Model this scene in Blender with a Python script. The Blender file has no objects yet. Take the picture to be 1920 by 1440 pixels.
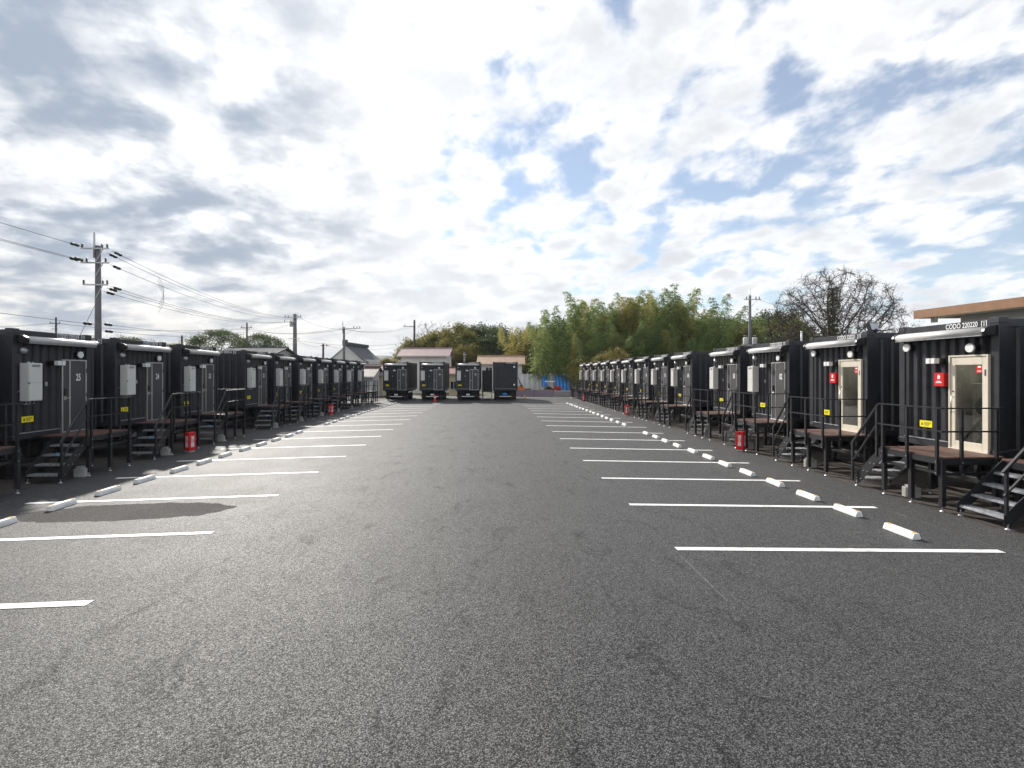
import bpy, bmesh, math, random
import numpy as np
from mathutils import Vector, Matrix

# ------------------------------------------------------------------ camera
scene = bpy.context.scene
COL = scene.collection
YAW = math.radians(2.37)
F = 940.0                      # focal length in pixels of a 1920 wide picture
CAMZ = 2.47
cam_data = bpy.data.cameras.new("camera")
cam = bpy.data.objects.new("camera", cam_data)
COL.objects.link(cam)
cam.location = (0, 0, CAMZ)
cam.rotation_euler = (math.pi / 2, 0, -YAW)
cam_data.sensor_width = 36.0
cam_data.lens = F / 1920 * 36.0
cam_data.shift_y = -20 / 1920
cam_data.clip_start = 0.1
cam_data.clip_end = 12000
scene.camera = cam

# ------------------------------------------------------------------ light
SUN_AZ = math.radians(-28)     # from the row direction (+Y) towards -X
SUN_EL = math.radians(31)
sun_dir = Vector((math.sin(SUN_AZ) * math.cos(SUN_EL), math.cos(SUN_AZ) * math.cos(SUN_EL), math.sin(SUN_EL)))
sd = bpy.data.lights.new("sun", 'SUN')
sd.energy = 5.0
sd.angle = math.radians(2.5)
sd.color = (1.0, 0.95, 0.87)
sun = bpy.data.objects.new("sun", sd)
COL.objects.link(sun)
sun.rotation_euler = (-sun_dir).to_track_quat('-Z', 'Y').to_euler()

world = bpy.data.worlds.new("World")
scene.world = world
world.use_nodes = True
wn, wl = world.node_tree.nodes, world.node_tree.links
wn.clear()


def wnode(t, **kw):
    n = wn.new(t)
    for k, v in kw.items():
        setattr(n, k, v)
    return n


def wmath(op, a, b=None, c=None, clamp=False):
    n = wn.new('ShaderNodeMath')
    n.operation = op
    n.use_clamp = clamp
    for i, v in enumerate((a, b, c)):
        if v is None:
            continue
        if isinstance(v, (int, float)):
            n.inputs[i].default_value = v
        else:
            wl.new(v, n.inputs[i])
    return n.outputs[0]


def wramp(v, a, b, lo=0.0, hi=1.0):
    n = wn.new('ShaderNodeMapRange')
    n.interpolation_type = 'SMOOTHSTEP'
    n.inputs[1].default_value, n.inputs[2].default_value = a, b
    n.inputs[3].default_value, n.inputs[4].default_value = lo, hi
    wl.new(v, n.inputs[0])
    return n.outputs[0]


def wmix(f, a, b):
    n = wn.new('ShaderNodeMix')
    n.data_type = 'RGBA'
    wl.new(f, n.inputs[0])
    for i, v in ((6, a), (7, b)):
        if isinstance(v, tuple):
            n.inputs[i].default_value = (*v, 1)
        else:
            wl.new(v, n.inputs[i])
    return n.outputs[2]


tc = wnode('ShaderNodeTexCoord')
sep = wnode('ShaderNodeSeparateXYZ')
wl.new(tc.outputs['Generated'], sep.inputs[0])
dx, dy, dz = sep.outputs
zc = wmath('ADD', wmath('MAXIMUM', dz, 0.0), 0.26)
px, py = wmath('DIVIDE', dx, zc), wmath('DIVIDE', dy, zc)
comb = wnode('ShaderNodeCombineXYZ')
wl.new(px, comb.inputs[0])
wl.new(py, comb.inputs[1])


def wmap(rot, sx, sy, ox=0.0, oy=0.0):
    m = wnode('ShaderNodeMapping')
    m.inputs['Rotation'].default_value = (0, 0, math.radians(rot))
    m.inputs['Scale'].default_value = (sx, sy, 1)
    m.inputs['Location'].default_value = (ox, oy, 0)
    wl.new(comb.outputs[0], m.inputs[0])
    return m.outputs[0]


def wnoise(vec, scale, detail=6, rough=0.55, dist=0.0):
    n = wnode('ShaderNodeTexNoise')
    n.inputs['Scale'].default_value = scale
    n.inputs['Detail'].default_value = detail
    n.inputs['Roughness'].default_value = rough
    n.inputs['Distortion'].default_value = dist
    wl.new(vec, n.inputs['Vector'])
    return n.outputs[0]


puffs = wnoise(wmap(35, 1.0, 0.85, 3.1, 1.7), 8.0, 10, 0.60, 0.1)      # altocumulus heaps
vor = wnode('ShaderNodeTexVoronoi', feature='SMOOTH_F1')
vor.inputs['Scale'].default_value = 8.0
vor.inputs['Smoothness'].default_value = 0.45
warp = wnode('ShaderNodeTexNoise')
warp.inputs['Scale'].default_value = 4.5
warp.inputs['Detail'].default_value = 5
wl.new(comb.outputs[0], warp.inputs['Vector'])
wv = wnode('ShaderNodeVectorMath', operation='MULTIPLY_ADD')
wl.new(warp.outputs['Color'], wv.inputs[0])
wv.inputs[1].default_value = (0.22, 0.22, 0)
wl.new(wmap(35, 1.0, 0.85, 0.4, 2.2), wv.inputs[2])
wl.new(wv.outputs[0], vor.inputs['Vector'])
cell = wmath('SUBTRACT', 0.75, vor.outputs['Distance'])
sheet_n = wnoise(wmap(40, 1.0, 0.7, 8.3, 5.2), 0.8, 3, 0.5)             # where the sheet is thick
thick = wnoise(wmap(-30, 0.9, 1.25, 4.3, 2.4), 3.4, 6, 0.52, 0.25)     # heavier cells
sunv = wnode('ShaderNodeVectorMath', operation='DOT_PRODUCT')
wl.new(tc.outputs['Generated'], sunv.inputs[0])
sunv.inputs[1].default_value = sun_dir
near_sun = wmath('MAXIMUM', sunv.outputs['Value'], 0.0)
halo = wmath('POWER', near_sun, 7.0)
cover = wmath('ADD', wmath('MULTIPLY', puffs, 0.85), wmath('MULTIPLY', cell, 0.50))
cover = wmath('ADD', cover, wmath('MULTIPLY', sheet_n, 0.34))
cover = wmath('ADD', cover, wmath('MULTIPLY', halo, 0.16))
west = wramp(wmath('ADD', wmath('MULTIPLY', dx, -1.0), wmath('MULTIPLY', dz, 0.15)), -0.05, 0.55)
low = wramp(dz, 0.34, 0.10)                                             # layers seen edge-on merge towards the horizon
east_low = wramp(wmath('SUBTRACT', dx, wmath('MULTIPLY', dz, 1.1)), 0.20, 0.62)
cover = wmath('ADD', cover, wmath('MULTIPLY', low, 0.14))
cover = wmath('ADD', cover, wmath('MULTIPLY', west, 0.10))
cover = wmath('SUBTRACT', cover, wmath('MULTIPLY', east_low, 0.10))
mask = wmath('ADD', wmath('MULTIPLY', wramp(wmath('SUBTRACT', cover, wmath('MULTIPLY', wmath('SUBTRACT', 1.0, west), 0.035)), 0.54, 0.79), 0.82), 0.18)   # thin veil everywhere
bankv = wnode('ShaderNodeVectorMath', operation='DOT_PRODUCT')           # the heavy bank of cloud in the west
wl.new(tc.outputs['Generated'], bankv.inputs[0])
bankv.inputs[1].default_value = Vector((-0.80, 1.0, 0.40)).normalized()
bank = wramp(bankv.outputs['Value'], 0.86, 0.99)
heavy = wmath('ADD', wmath('ADD', thick, wmath('MULTIPLY', wmath('SUBTRACT', puffs, 0.5), 0.45)), wmath('MULTIPLY', bank, 0.09))
dark = wmath('MULTIPLY', wramp(heavy, 0.46, 0.76), wmath('ADD', wmath('MULTIPLY', bank, 0.66), wmath('ADD', wmath('MULTIPLY', west, 0.10), 0.13)))
soft = wramp(wmath('ADD', cover, wmath('MULTIPLY', wmath('SUBTRACT', thick, 0.5), 0.9)), 0.70, 1.08)
white = wmix(soft, (0.95, 0.96, 0.975), (0.74, 0.755, 0.78))
warm = wramp(dz, 0.22, 0.0)
white = wmix(wmath('MULTIPLY', warm, wmath('MULTIPLY', west, 0.8)), white, (0.93, 0.86, 0.75))
cloud = wmix(dark, white, (0.25, 0.31, 0.40))
gain = wmath('ADD', wmath('MULTIPLY', halo, 0.20), 0.90)

sky = wnode('ShaderNodeTexSky', sky_type='NISHITA')
sky.sun_disc = False
sky.sun_elevation = SUN_EL
sky.sun_rotation = SUN_AZ
sky.air_density = 1.0
sky.dust_density = 0.1
sky.ozone_density = 1.5
bg_sky = wnode('ShaderNodeBackground')
wl.new(sky.outputs[0], bg_sky.inputs[0])
bg_sky.inputs[1].default_value = 0.11
bg_cloud = wnode('ShaderNodeBackground')
wl.new(cloud, bg_cloud.inputs[0])
wl.new(gain, bg_cloud.inputs[1])
mixs = wnode('ShaderNodeMixShader')
wl.new(mask, mixs.inputs[0])
wl.new(bg_sky.outputs[0], mixs.inputs[1])
wl.new(bg_cloud.outputs[0], mixs.inputs[2])
wout = wnode('ShaderNodeOutputWorld')
wl.new(mixs.outputs[0], wout.inputs[0])

scene.view_settings.view_transform = 'Standard'
scene.view_settings.look = 'None'
scene.view_settings.gamma = 1
scene.view_settings.use_curve_mapping = False
scene.view_settings.exposure = 0.34
scene.cycles.max_bounces = 6
scene.cycles.transparent_max_bounces = 12
scene.cycles.use_denoising = True


# ------------------------------------------------------------------ helpers
def at(u, v, d):
    """world point seen at pixel (u, v) of the 1920x1440 photograph, at depth d metres"""
    xc, zc_ = (u - 960) / F * d, (700 - v) / F * d
    return Vector((xc * math.cos(YAW) + d * math.sin(YAW), -xc * math.sin(YAW) + d * math.cos(YAW), CAMZ + zc_))


def smooth(a, b, x):
    t = min(1, max(0, (x - a) / (b - a)))
    return t * t * (3 - 2 * t)


def gz(x, y=0.0):
    """height of the lot: crowned along the drive, falling 2 % to both sides"""
    a = abs(x + 0.9)
    z = -0.0225 * (a if a > 1.5 else (a * a / 3 + 0.75))
    z = max(z, -0.215)
    t = smooth(32, 47, y)
    return z * (1 - t) - 0.215 * t


MATS = {}


def mat(name, color, rough=0.5, metal=0.0, var=0.12, scale=6.0, bump=0.0, bscale=60.0, spec=0.5, coords='Object', rand=0.0):
    """plain procedural paint or metal: base colour broken by noise, roughness varied, optional fine relief"""
    if name in MATS:
        return MATS[name]
    m = bpy.data.materials.new(name)
    m.use_nodes = True
    n, l = m.node_tree.nodes, m.node_tree.links
    b = n['Principled BSDF']
    t = n.new('ShaderNodeTexCoord')
    nz = n.new('ShaderNodeTexNoise')
    nz.inputs['Scale'].default_value = scale
    nz.inputs['Detail'].default_value = 6
    l.new(t.outputs[coords], nz.inputs['Vector'])
    mx = n.new('ShaderNodeMix')
    mx.data_type = 'RGBA'
    mr = n.new('ShaderNodeMapRange')
    mr.inputs[1].default_value, mr.inputs[2].default_value = 0.3, 0.7
    l.new(nz.outputs[0], mr.inputs[0])
    fac = mr.outputs[0]
    if rand:
        oi = n.new('ShaderNodeObjectInfo')
        ma = n.new('ShaderNodeMath')
        ma.operation = 'MULTIPLY_ADD'
        l.new(oi.outputs['Random'], ma.inputs[0])
        ma.inputs[1].default_value = rand
        l.new(fac, ma.inputs[2])
        fac = ma.outputs[0]
    l.new(fac, mx.inputs[0])
    c = np.array(color)
    mx.inputs[6].default_value = (*np.clip(c * (1 - var), 0, 1), 1)
    mx.inputs[7].default_value = (*np.clip(c * (1 + var), 0, 1), 1)
    l.new(mx.outputs[2], b.inputs['Base Color'])
    rr = n.new('ShaderNodeMapRange')
    rr.inputs[3].default_value, rr.inputs[4].default_value = max(0.02, rough - 0.08), min(1, rough + 0.08)
    l.new(nz.outputs[0], rr.inputs[0])
    l.new(rr.outputs[0], b.inputs['Roughness'])
    b.inputs['Metallic'].default_value = metal
    b.inputs['Specular IOR Level'].default_value = spec
    if bump:
        n2 = n.new('ShaderNodeTexNoise')
        n2.inputs['Scale'].default_value = bscale
        n2.inputs['Detail'].default_value = 4
        l.new(t.outputs[coords], n2.inputs['Vector'])
        bp = n.new('ShaderNodeBump')
        bp.inputs['Strength'].default_value = bump
        bp.inputs['Distance'].default_value = 0.01
        l.new(n2.outputs[0], bp.inputs['Height'])
        l.new(bp.outputs[0], b.inputs['Normal'])
    MATS[name] = m
    return m


class MB:
    """collects faces; .mesh() makes one mesh"""

    def __init__(s):
        s.v, s.f, s.sm = [], [], []

    def face(s, pts, sm=False):
        i = len(s.v)
        s.v += [tuple(p) for p in pts]
        s.f.append(tuple(range(i, i + len(pts))))
        s.sm.append(sm)
        return s

    def box(s, x0, x1, y0, y1, z0, z1):
        i = len(s.v)
        s.v += [(x, y, z) for z in (z0, z1) for x, y in ((x0, y0), (x1, y0), (x1, y1), (x0, y1))]
        for q in ((3, 2, 1, 0), (4, 5, 6, 7), (0, 1, 5, 4), (1, 2, 6, 5), (2, 3, 7, 6), (3, 0, 4, 7)):
            s.f.append(tuple(i + k for k in q))
            s.sm.append(False)
        return s

    def tube(s, p0, p1, r0, r1=None, n=8, caps=True):
        r1 = r0 if r1 is None else r1
        p0, p1 = Vector(p0), Vector(p1)
        d = (p1 - p0).normalized()
        a = d.orthogonal().normalized()
        b = d.cross(a)
        i = len(s.v)
        for p, r in ((p0, r0), (p1, r1)):
            for k in range(n):
                t = 2 * math.pi * k / n
                s.v.append(tuple(p + (a * math.cos(t) + b * math.sin(t)) * r))
        for k in range(n):
            j = (k + 1) % n
            s.f.append((i + k, i + j, i + n + j, i + n + k))
            s.sm.append(n > 5)
        if caps:
            s.f.append(tuple(i + n - 1 - k for k in range(n)))
            s.f.append(tuple(i + n + k for k in range(n)))
            s.sm += [False, False]
        return s

    def bar(s, p0, p1, w, h, up=(0, 0, 1)):
        """square bar: w across, h along up"""
        p0, p1 = Vector(p0), Vector(p1)
        d = (p1 - p0).normalized()
        a = d.cross(Vector(up))
        a = a.normalized() if a.length > 1e-4 else Vector((1, 0, 0))
        b = a.cross(d).normalized()
        c = [a * (-w / 2) + b * (-h / 2), a * (w / 2) + b * (-h / 2), a * (w / 2) + b * (h / 2), a * (-w / 2) + b * (h / 2)]
        i = len(s.v)
        s.v += [tuple(p + q) for p in (p0, p1) for q in c]
        for q in ((3, 2, 1, 0), (4, 5, 6, 7), (0, 1, 5, 4), (1, 2, 6, 5), (2, 3, 7, 6), (3, 0, 4, 7)):
            s.f.append(tuple(i + k for k in q))
            s.sm.append(False)
        return s

    def prism(s, prof, a0, a1, axis='x', sm=False):
        """closed outline extruded along an axis; prof holds the other two coordinates in x, y, z order"""
        def P(p, a):
            return {'x': (a, p[0], p[1]), 'y': (p[0], a, p[1]), 'z': (p[0], p[1], a)}[axis]
        n, i = len(prof), len(s.v)
        s.v += [P(p, a0) for p in prof] + [P(p, a1) for p in prof]
        for k in range(n):
            j = (k + 1) % n
            s.f.append((i + k, i + j, i + n + j, i + n + k))
            s.sm.append(sm)
        s.f.append(tuple(i + n - 1 - k for k in range(n)))
        s.f.append(tuple(i + n + k for k in range(n)))
        s.sm += [False, False]
        return s

    def lathe(s, prof, c=(0, 0, 0), n=16, axis='z'):
        i = len(s.v)
        c = Vector(c)
        for r, h in prof:
            for k in range(n):
                t = 2 * math.pi * k / n
                q = (r * math.cos(t), r * math.sin(t), h)
                q = {'z': q, 'y': (q[0], q[2], q[1]), 'x': (q[2], q[0], q[1])}[axis]
                s.v.append(tuple(c + Vector(q)))
        for a in range(len(prof) - 1):
            for k in range(n):
                j = (k + 1) % n
                s.f.append((i + a * n + k, i + a * n + j, i + (a + 1) * n + j, i + (a + 1) * n + k))
                s.sm.append(True)
        s.f.append(tuple(i + n - 1 - k for k in range(n)))
        s.f.append(tuple(i + (len(prof) - 1) * n + k for k in range(n)))
        s.sm += [False, False]
        return s

    def mesh(s, name, bevel=0.0):
        me = bpy.data.meshes.new(name)
        me.from_pydata(s.v, [], s.f)
        me.polygons.foreach_set('use_smooth', s.sm)
        bm = bmesh.new()
        bm.from_mesh(me)
        bmesh.ops.recalc_face_normals(bm, faces=bm.faces)
        if bevel:
            ed = [e for e in bm.edges if len(e.link_faces) == 2 and e.calc_face_angle(0) > 0.5]
            bmesh.ops.bevel(bm, geom=ed, offset=bevel, segments=1, affect='EDGES', profile=0.7)
        bm.to_mesh(me)
        bm.free()
        return me


CACHE = {}


def cached(key, fn, m=None, bevel=0.0):
    if key not in CACHE:
        r = fn()
        me = r.mesh(key, bevel) if isinstance(r, MB) else r
        if m:
            me.materials.append(m)
        CACHE[key] = me
    return CACHE[key]


def thing(name, label, cat, loc=(0, 0, 0), rz=0.0, group=None):
    o = bpy.data.objects.new(name, None)
    COL.objects.link(o)
    o.empty_display_size = 0.2
    o.location = loc
    o.rotation_euler = (0, 0, rz)
    o['label'], o['category'] = label, cat
    if group:
        o['group'] = group
    return o


def part(name, me, parent=None, loc=(0, 0, 0), rot=(0, 0, 0), scale=None, m=None, label=None, kind=None):
    if isinstance(me, MB):
        me = me.mesh(name)
    if m and not me.materials:
        me.materials.append(m)
    o = bpy.data.objects.new(name, me)
    COL.objects.link(o)
    o.parent = parent
    o.location, o.rotation_euler = loc, rot
    if scale:
        o.scale = scale
    if label:
        o['label'] = label
    if kind:
        o['kind'] = kind
    return o


def single(name, me, label, cat, loc=(0, 0, 0), rz=0.0, group=None, m=None):
    o = part(name, me, None, loc, (0, 0, rz), m=m)
    o['label'], o['category'] = label, cat
    if group:
        o['group'] = group
    return o


def text_mesh(body, size, squeeze=1.0, align='CENTER', weight=0.0, line=1.0):
    key = f'text|{body}|{size}|{squeeze}|{weight}|{align}'
    if key in CACHE:
        return CACHE[key]
    c = bpy.data.curves.new('lettering', 'FONT')
    c.body = body
    c.size = size
    c.align_x = align
    c.align_y = 'CENTER'
    c.offset = weight
    c.space_line = line
    c.resolution_u = 3
    o = bpy.data.objects.new('lettering', c)
    COL.objects.link(o)
    dg = bpy.context.evaluated_depsgraph_get()
    me = bpy.data.meshes.new_from_object(o.evaluated_get(dg))
    bpy.data.objects.remove(o)
    bpy.data.curves.remove(c)
    for v in me.vertices:
        v.co = (v.co.x * squeeze, 0, v.co.y)
    me.materials.clear()
    me.name = 'lettering'
    CACHE[key] = me
    return me


# ------------------------------------------------------------------ materials
def asphalt_mat():
    m = bpy.data.materials.new('asphalt')
    m.use_nodes = True
    n, l = m.node_tree.nodes, m.node_tree.links
    b = n['Principled BSDF']
    t = n.new('ShaderNodeTexCoord')
    P = t.outputs['Object']

    def noise(scale, detail=3, rough=0.55, vec=P, dist=0.0):
        k = n.new('ShaderNodeTexNoise')
        k.inputs['Scale'].default_value = scale
        k.inputs['Detail'].default_value = detail
        k.inputs['Roughness'].default_value = rough
        k.inputs['Distortion'].default_value = dist
        l.new(vec, k.inputs['Vector'])
        return k.outputs[0]

    def rng(v, a, b_, lo, hi, st='SMOOTHSTEP'):
        k = n.new('ShaderNodeMapRange')
        k.interpolation_type = st
        k.inputs[1].default_value, k.inputs[2].default_value = a, b_
        k.inputs[3].default_value, k.inputs[4].default_value = lo, hi
        l.new(v, k.inputs[0])
        return k.outputs[0]

    def mul(a, b_, op='MULTIPLY'):
        k = n.new('ShaderNodeMath')
        k.operation = op
        for i, v in enumerate((a, b_)):
            if isinstance(v, (int, float)):
                k.inputs[i].default_value = v
            else:
                l.new(v, k.inputs[i])
        return k.outputs[0]

    vor = n.new('ShaderNodeTexVoronoi')
    vor.inputs['Scale'].default_value = 52
    l.new(P, vor.inputs['Vector'])
    vor.inputs['Scale'].default_value = 95
    vor2 = n.new('ShaderNodeTexVoronoi')
    vor2.inputs['Scale'].default_value = 38
    l.new(P, vor2.inputs['Vector'])

    def chan(col):
        k = n.new('ShaderNodeSeparateColor')
        l.new(col, k.inputs[0])
        return k.outputs[0]
    grit = noise(45, 4, 0.75)
    grain = rng(chan(vor.outputs['Color']), 0.0, 1.0, 0.12, 1.88, 'LINEAR')          # each stone its own tone
    grain2 = rng(chan(vor2.outputs['Color']), 0.0, 1.0, 0.82, 1.18, 'LINEAR')
    stones = mul(mul(grain, grain2), mul(rng(vor.outputs['Distance'], 0.25, 0.62, 1.15, 0.35), rng(grit, 0.38, 0.62, 0.75, 1.25)))
    blot = rng(noise(0.35, 5, 0.6), 0.3, 0.7, 0.92, 1.08)
    mp = n.new('ShaderNodeMapping')
    mp.inputs['Scale'].default_value = (1.0, 0.45, 1)
    l.new(P, mp.inputs[0])
    mk = noise(2.3, 9, 0.74, mp.outputs[0], 0.8)
    cxs = n.new('ShaderNodeSeparateXYZ')
    l.new(P, cxs.inputs[0])
    lane = mul(rng(cxs.outputs[0], -6.0, -3.0, 0.35, 1.0), rng(cxs.outputs[0], 2.0, 5.0, 1.0, 0.35))
    marks = mul(1.0, mul(rng(mk, 0.53, 0.64, 0.0, 0.40), lane), 'SUBTRACT')      # scuffed, darker mats of binder
    lanes = n.new('ShaderNodeMapping')
    lanes.inputs['Scale'].default_value = (0.55, 0.02, 1)
    l.new(P, lanes.inputs[0])
    pave = rng(noise(1.0, 2, 0.5, lanes.outputs[0]), 0.35, 0.65, 0.95, 1.05)         # paver lanes along the drive
    mp2 = n.new('ShaderNodeMapping')
    mp2.inputs['Scale'].default_value = (1.2, 3.0, 1)
    mp2.inputs['Rotation'].default_value = (0, 0, math.radians(28))
    l.new(P, mp2.inputs[0])
    sp = n.new('ShaderNodeSeparateXYZ')
    l.new(P, sp.inputs[0])
    dust = mul(rng(noise(1.0, 8, 0.72, mp2.outputs[0], 1.0), 0.58, 0.72, 0.0, 1.0), rng(sp.outputs[0], 3.5, 6.5, 0.0, 0.85))
    v = mul(mul(mul(mul(stones, blot), marks), pave), 0.054)
    rgb = n.new('ShaderNodeCombineColor')
    l.new(mul(v, 1.0), rgb.inputs[0])
    l.new(mul(v, 0.99), rgb.inputs[1])
    l.new(mul(v, 1.03), rgb.inputs[2])
    mx = n.new('ShaderNodeMix')
    mx.data_type = 'RGBA'
    l.new(dust, mx.inputs[0])
    l.new(rgb.outputs[0], mx.inputs[6])
    mx.inputs[7].default_value = (0.10, 0.088, 0.075, 1)
    # damp patch that drained down one bay
    dp = n.new('ShaderNodeVectorMath')
    dp.operation = 'SUBTRACT'
    l.new(P, dp.inputs[0])
    dp.inputs[1].default_value = (-6.9, 9.72, 0)
    dm = n.new('ShaderNodeVectorMath')
    dm.operation = 'MULTIPLY'
    l.new(dp.outputs[0], dm.inputs[0])
    dm.inputs[1].default_value = (1 / 2.05, 1 / 0.62, 0)
    ln = n.new('ShaderNodeVectorMath')
    ln.operation = 'LENGTH'
    l.new(dm.outputs[0], ln.inputs[0])
    damp = rng(mul(ln.outputs['Value'], mul(noise(2.2, 5, 0.6), 0.55), 'ADD'), 1.25, 1.27, 1.0, 0.0)
    mx2 = n.new('ShaderNodeMix')
    mx2.data_type = 'RGBA'
    l.new(mul(damp, 0.9), mx2.inputs[0])
    l.new(mx.outputs[2], mx2.inputs[6])
    mx2.inputs[7].default_value = (0.012, 0.010, 0.009, 1)
    l.new(mx2.outputs[2], b.inputs['Base Color'])
    rg = mul(rng(grit, 0.3, 0.7, 0.56, 0.82), rng(noise(0.8, 4), 0.3, 0.7, 0.98, 1.02))
    l.new(mul(rg, rng(damp, 0, 1, 1.0, 1.35)), b.inputs['Roughness'])
    l.new(mul(rng(stones, 0.1, 1.6, 0.15, 0.95), marks), b.inputs['Specular IOR Level'])      # pits between the stones do not shine
    b.inputs['Sheen Weight'].default_value = 0.045
    b.inputs['Sheen Roughness'].default_value = 0.55
    bp = n.new('ShaderNodeBump')
    bp.inputs['Strength'].default_value = 0.45
    bp.inputs['Distance'].default_value = 0.005
    l.new(mul(mul(vor.outputs['Distance'], -1.0), grit, 'ADD'), bp.inputs['Height'])
    l.new(bp.outputs[0], b.inputs['Normal'])
    MATS['asphalt'] = m
    return m


asphalt_mat()
mat('old_asphalt', (0.050, 0.040, 0.034), 0.85, var=0.45, scale=3, bump=0.6, bscale=50)
mat('field', (0.085, 0.085, 0.045), 0.95, var=0.5, scale=0.15, bump=0.5, bscale=3)
mat('road_paint', (0.80, 0.80, 0.79), 0.6, var=0.06, scale=18, bump=0.35, bscale=160)
_n, _l = MATS['road_paint'].node_tree.nodes, MATS['road_paint'].node_tree.links      # worn through where tyres cross
_t, _z, _r, _m = _n.new('ShaderNodeTexCoord'), _n.new('ShaderNodeTexNoise'), _n.new('ShaderNodeMapRange'), _n.new('ShaderNodeMix')
_z.inputs['Scale'].default_value, _z.inputs['Detail'].default_value, _z.inputs['Roughness'].default_value = 5.0, 9, 0.75
_l.new(_t.outputs['Object'], _z.inputs['Vector'])
_r.inputs[1].default_value, _r.inputs[2].default_value, _r.inputs[4].default_value = 0.50, 0.72, 0.7
_l.new(_z.outputs[0], _r.inputs[0])
_m.data_type = 'RGBA'
_bs = _n['Principled BSDF']
_src = _bs.inputs['Base Color'].links[0].from_socket
_l.new(_r.outputs[0], _m.inputs[0])
_l.new(_src, _m.inputs[6])
_m.inputs[7].default_value = (0.16, 0.16, 0.16, 1)
_l.new(_m.outputs[2], _bs.inputs['Base Color'])
mat('chalk', (0.14, 0.14, 0.14), 0.9, var=0.6, scale=9)
mat('black_steel', (0.027, 0.028, 0.034), 0.34, var=0.25, scale=3.5, bump=0.04, bscale=40, rand=0.3)
mat('tail_red', (0.10, 0.012, 0.012), 0.3)
mat('frame_steel', (0.016, 0.0165, 0.020), 0.38, var=0.3, scale=5)
mat('chassis_steel', (0.012, 0.012, 0.013), 0.55, var=0.4, scale=4)
mat('door_leaf', (0.060, 0.058, 0.062), 0.42, var=0.08, scale=4, bump=0.03, bscale=90)
mat('aluminium', (0.62, 0.61, 0.60), 0.36, 0.85, var=0.06)
mat('galvanised', (0.50, 0.51, 0.53), 0.42, 0.75, var=0.25, scale=14, bump=0.2, bscale=60)
mat('awning_white', (0.50, 0.49, 0.48), 0.38, var=0.10, scale=5)
mat('black_plastic', (0.015, 0.015, 0.017), 0.35, var=0.2)
mat('white_plastic', (0.78, 0.78, 0.77), 0.4, var=0.04)
mat('heater_grey', (0.62, 0.61, 0.58), 0.42, var=0.05, scale=2)
mat('lettering', (0.80, 0.80, 0.80), 0.55, var=0.05)
mat('yellow_sticker', (0.85, 0.72, 0.01), 0.45, var=0.05)
mat('dark_print', (0.05, 0.05, 0.05), 0.6)
mat('signal_red', (0.58, 0.012, 0.014), 0.35, var=0.08)
mat('cream_frame', (0.66, 0.60, 0.50), 0.4, var=0.04)
mat('deck_wood', (0.115, 0.060, 0.045), 0.6, var=0.35, scale=7, bump=0.3, bscale=50)
mat('rubber', (0.018, 0.018, 0.018), 0.8, var=0.3)
mat('wheel_stop_white', (0.72, 0.72, 0.71), 0.5, var=0.08, scale=5, bump=0.1, bscale=60)
mat('reflector_amber', (0.80, 0.42, 0.02), 0.3)
mat('concrete', (0.36, 0.35, 0.33), 0.85, var=0.2, scale=5, bump=0.3, bscale=40)
mat('pole_concrete', (0.15, 0.15, 0.16), 0.8, var=0.15, scale=2)
mat('wood_pole', (0.085, 0.07, 0.06), 0.85, var=0.3)
mat('insulator', (0.06, 0.045, 0.04), 0.35, var=0.2)
mat('wire', (0.03, 0.03, 0.032), 0.6)
mat('inside_wall', (0.62, 0.60, 0.56), 0.7)
mat('inside_floor', (0.30, 0.16, 0.07), 0.5)
mat('blue_tag', (0.25, 0.42, 0.60), 0.5)
mat('plate_blue', (0.02, 0.22, 0.62), 0.4)

mat('digger_can', (0.10, 0.25, 0.10), 0.4)
_fill = mat('lamp_panel', (0.8, 0.8, 0.78), 0.5)  # added glow that brightens the rooms behind the glass doors
_fill.node_tree.nodes['Principled BSDF'].inputs['Emission Color'].default_value = (1.0, 0.93, 0.82, 1)
_fill.node_tree.nodes['Principled BSDF'].inputs['Emission Strength'].default_value = 4.0
g = bpy.data.materials.new('glass')
g.use_nodes = True
gb = g.node_tree.nodes['Principled BSDF']
gb.inputs['Base Color'].default_value = (0.75, 0.78, 0.76, 1)
gb.inputs['Roughness'].default_value = 0.02
gb.inputs['Transmission Weight'].default_value = 1.0
gb.inputs['IOR'].default_value = 1.45
gt = g.node_tree.nodes.new('ShaderNodeBsdfTransparent')
gt.inputs[0].default_value = (0.80, 0.82, 0.80, 1)
gg = g.node_tree.nodes.new('ShaderNodeBsdfGlossy')
gg.inputs['Roughness'].default_value = 0.015
lw = g.node_tree.nodes.new('ShaderNodeLayerWeight')
lw.inputs[0].default_value = 0.5
pw = g.node_tree.nodes.new('ShaderNodeMath')
pw.operation = 'POWER'
pw.inputs[1].default_value = 3.0
g.node_tree.links.new(lw.outputs['Facing'], pw.inputs[0])
fr = g.node_tree.nodes.new('ShaderNodeMapRange')
fr.inputs[3].default_value, fr.inputs[4].default_value = 0.05, 0.75
g.node_tree.links.new(pw.outputs[0], fr.inputs[0])
gm = g.node_tree.nodes.new('ShaderNodeMixShader')
g.node_tree.links.new(fr.outputs[0], gm.inputs[0])
g.node_tree.links.new(gt.outputs[0], gm.inputs[1])
g.node_tree.links.new(gg.outputs[0], gm.inputs[2])
g.node_tree.links.new(gm.outputs[0], g.node_tree.nodes['Material Output'].inputs[0])
MATS['glass'] = g
M = MATS


# ------------------------------------------------------------------ ground
def sheet(xs, ys, zf, dz=0.0):
    b = MB()
    nx = len(xs)
    b.v = [(x, y, zf(x, y) + dz) for y in ys for x in xs]
    for j in range(len(ys) - 1):
        for i in range(nx - 1):
            a = j * nx + i
            b.f.append((a, a + 1, a + nx + 1, a + nx))
            b.sm.append(True)
    return b


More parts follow.
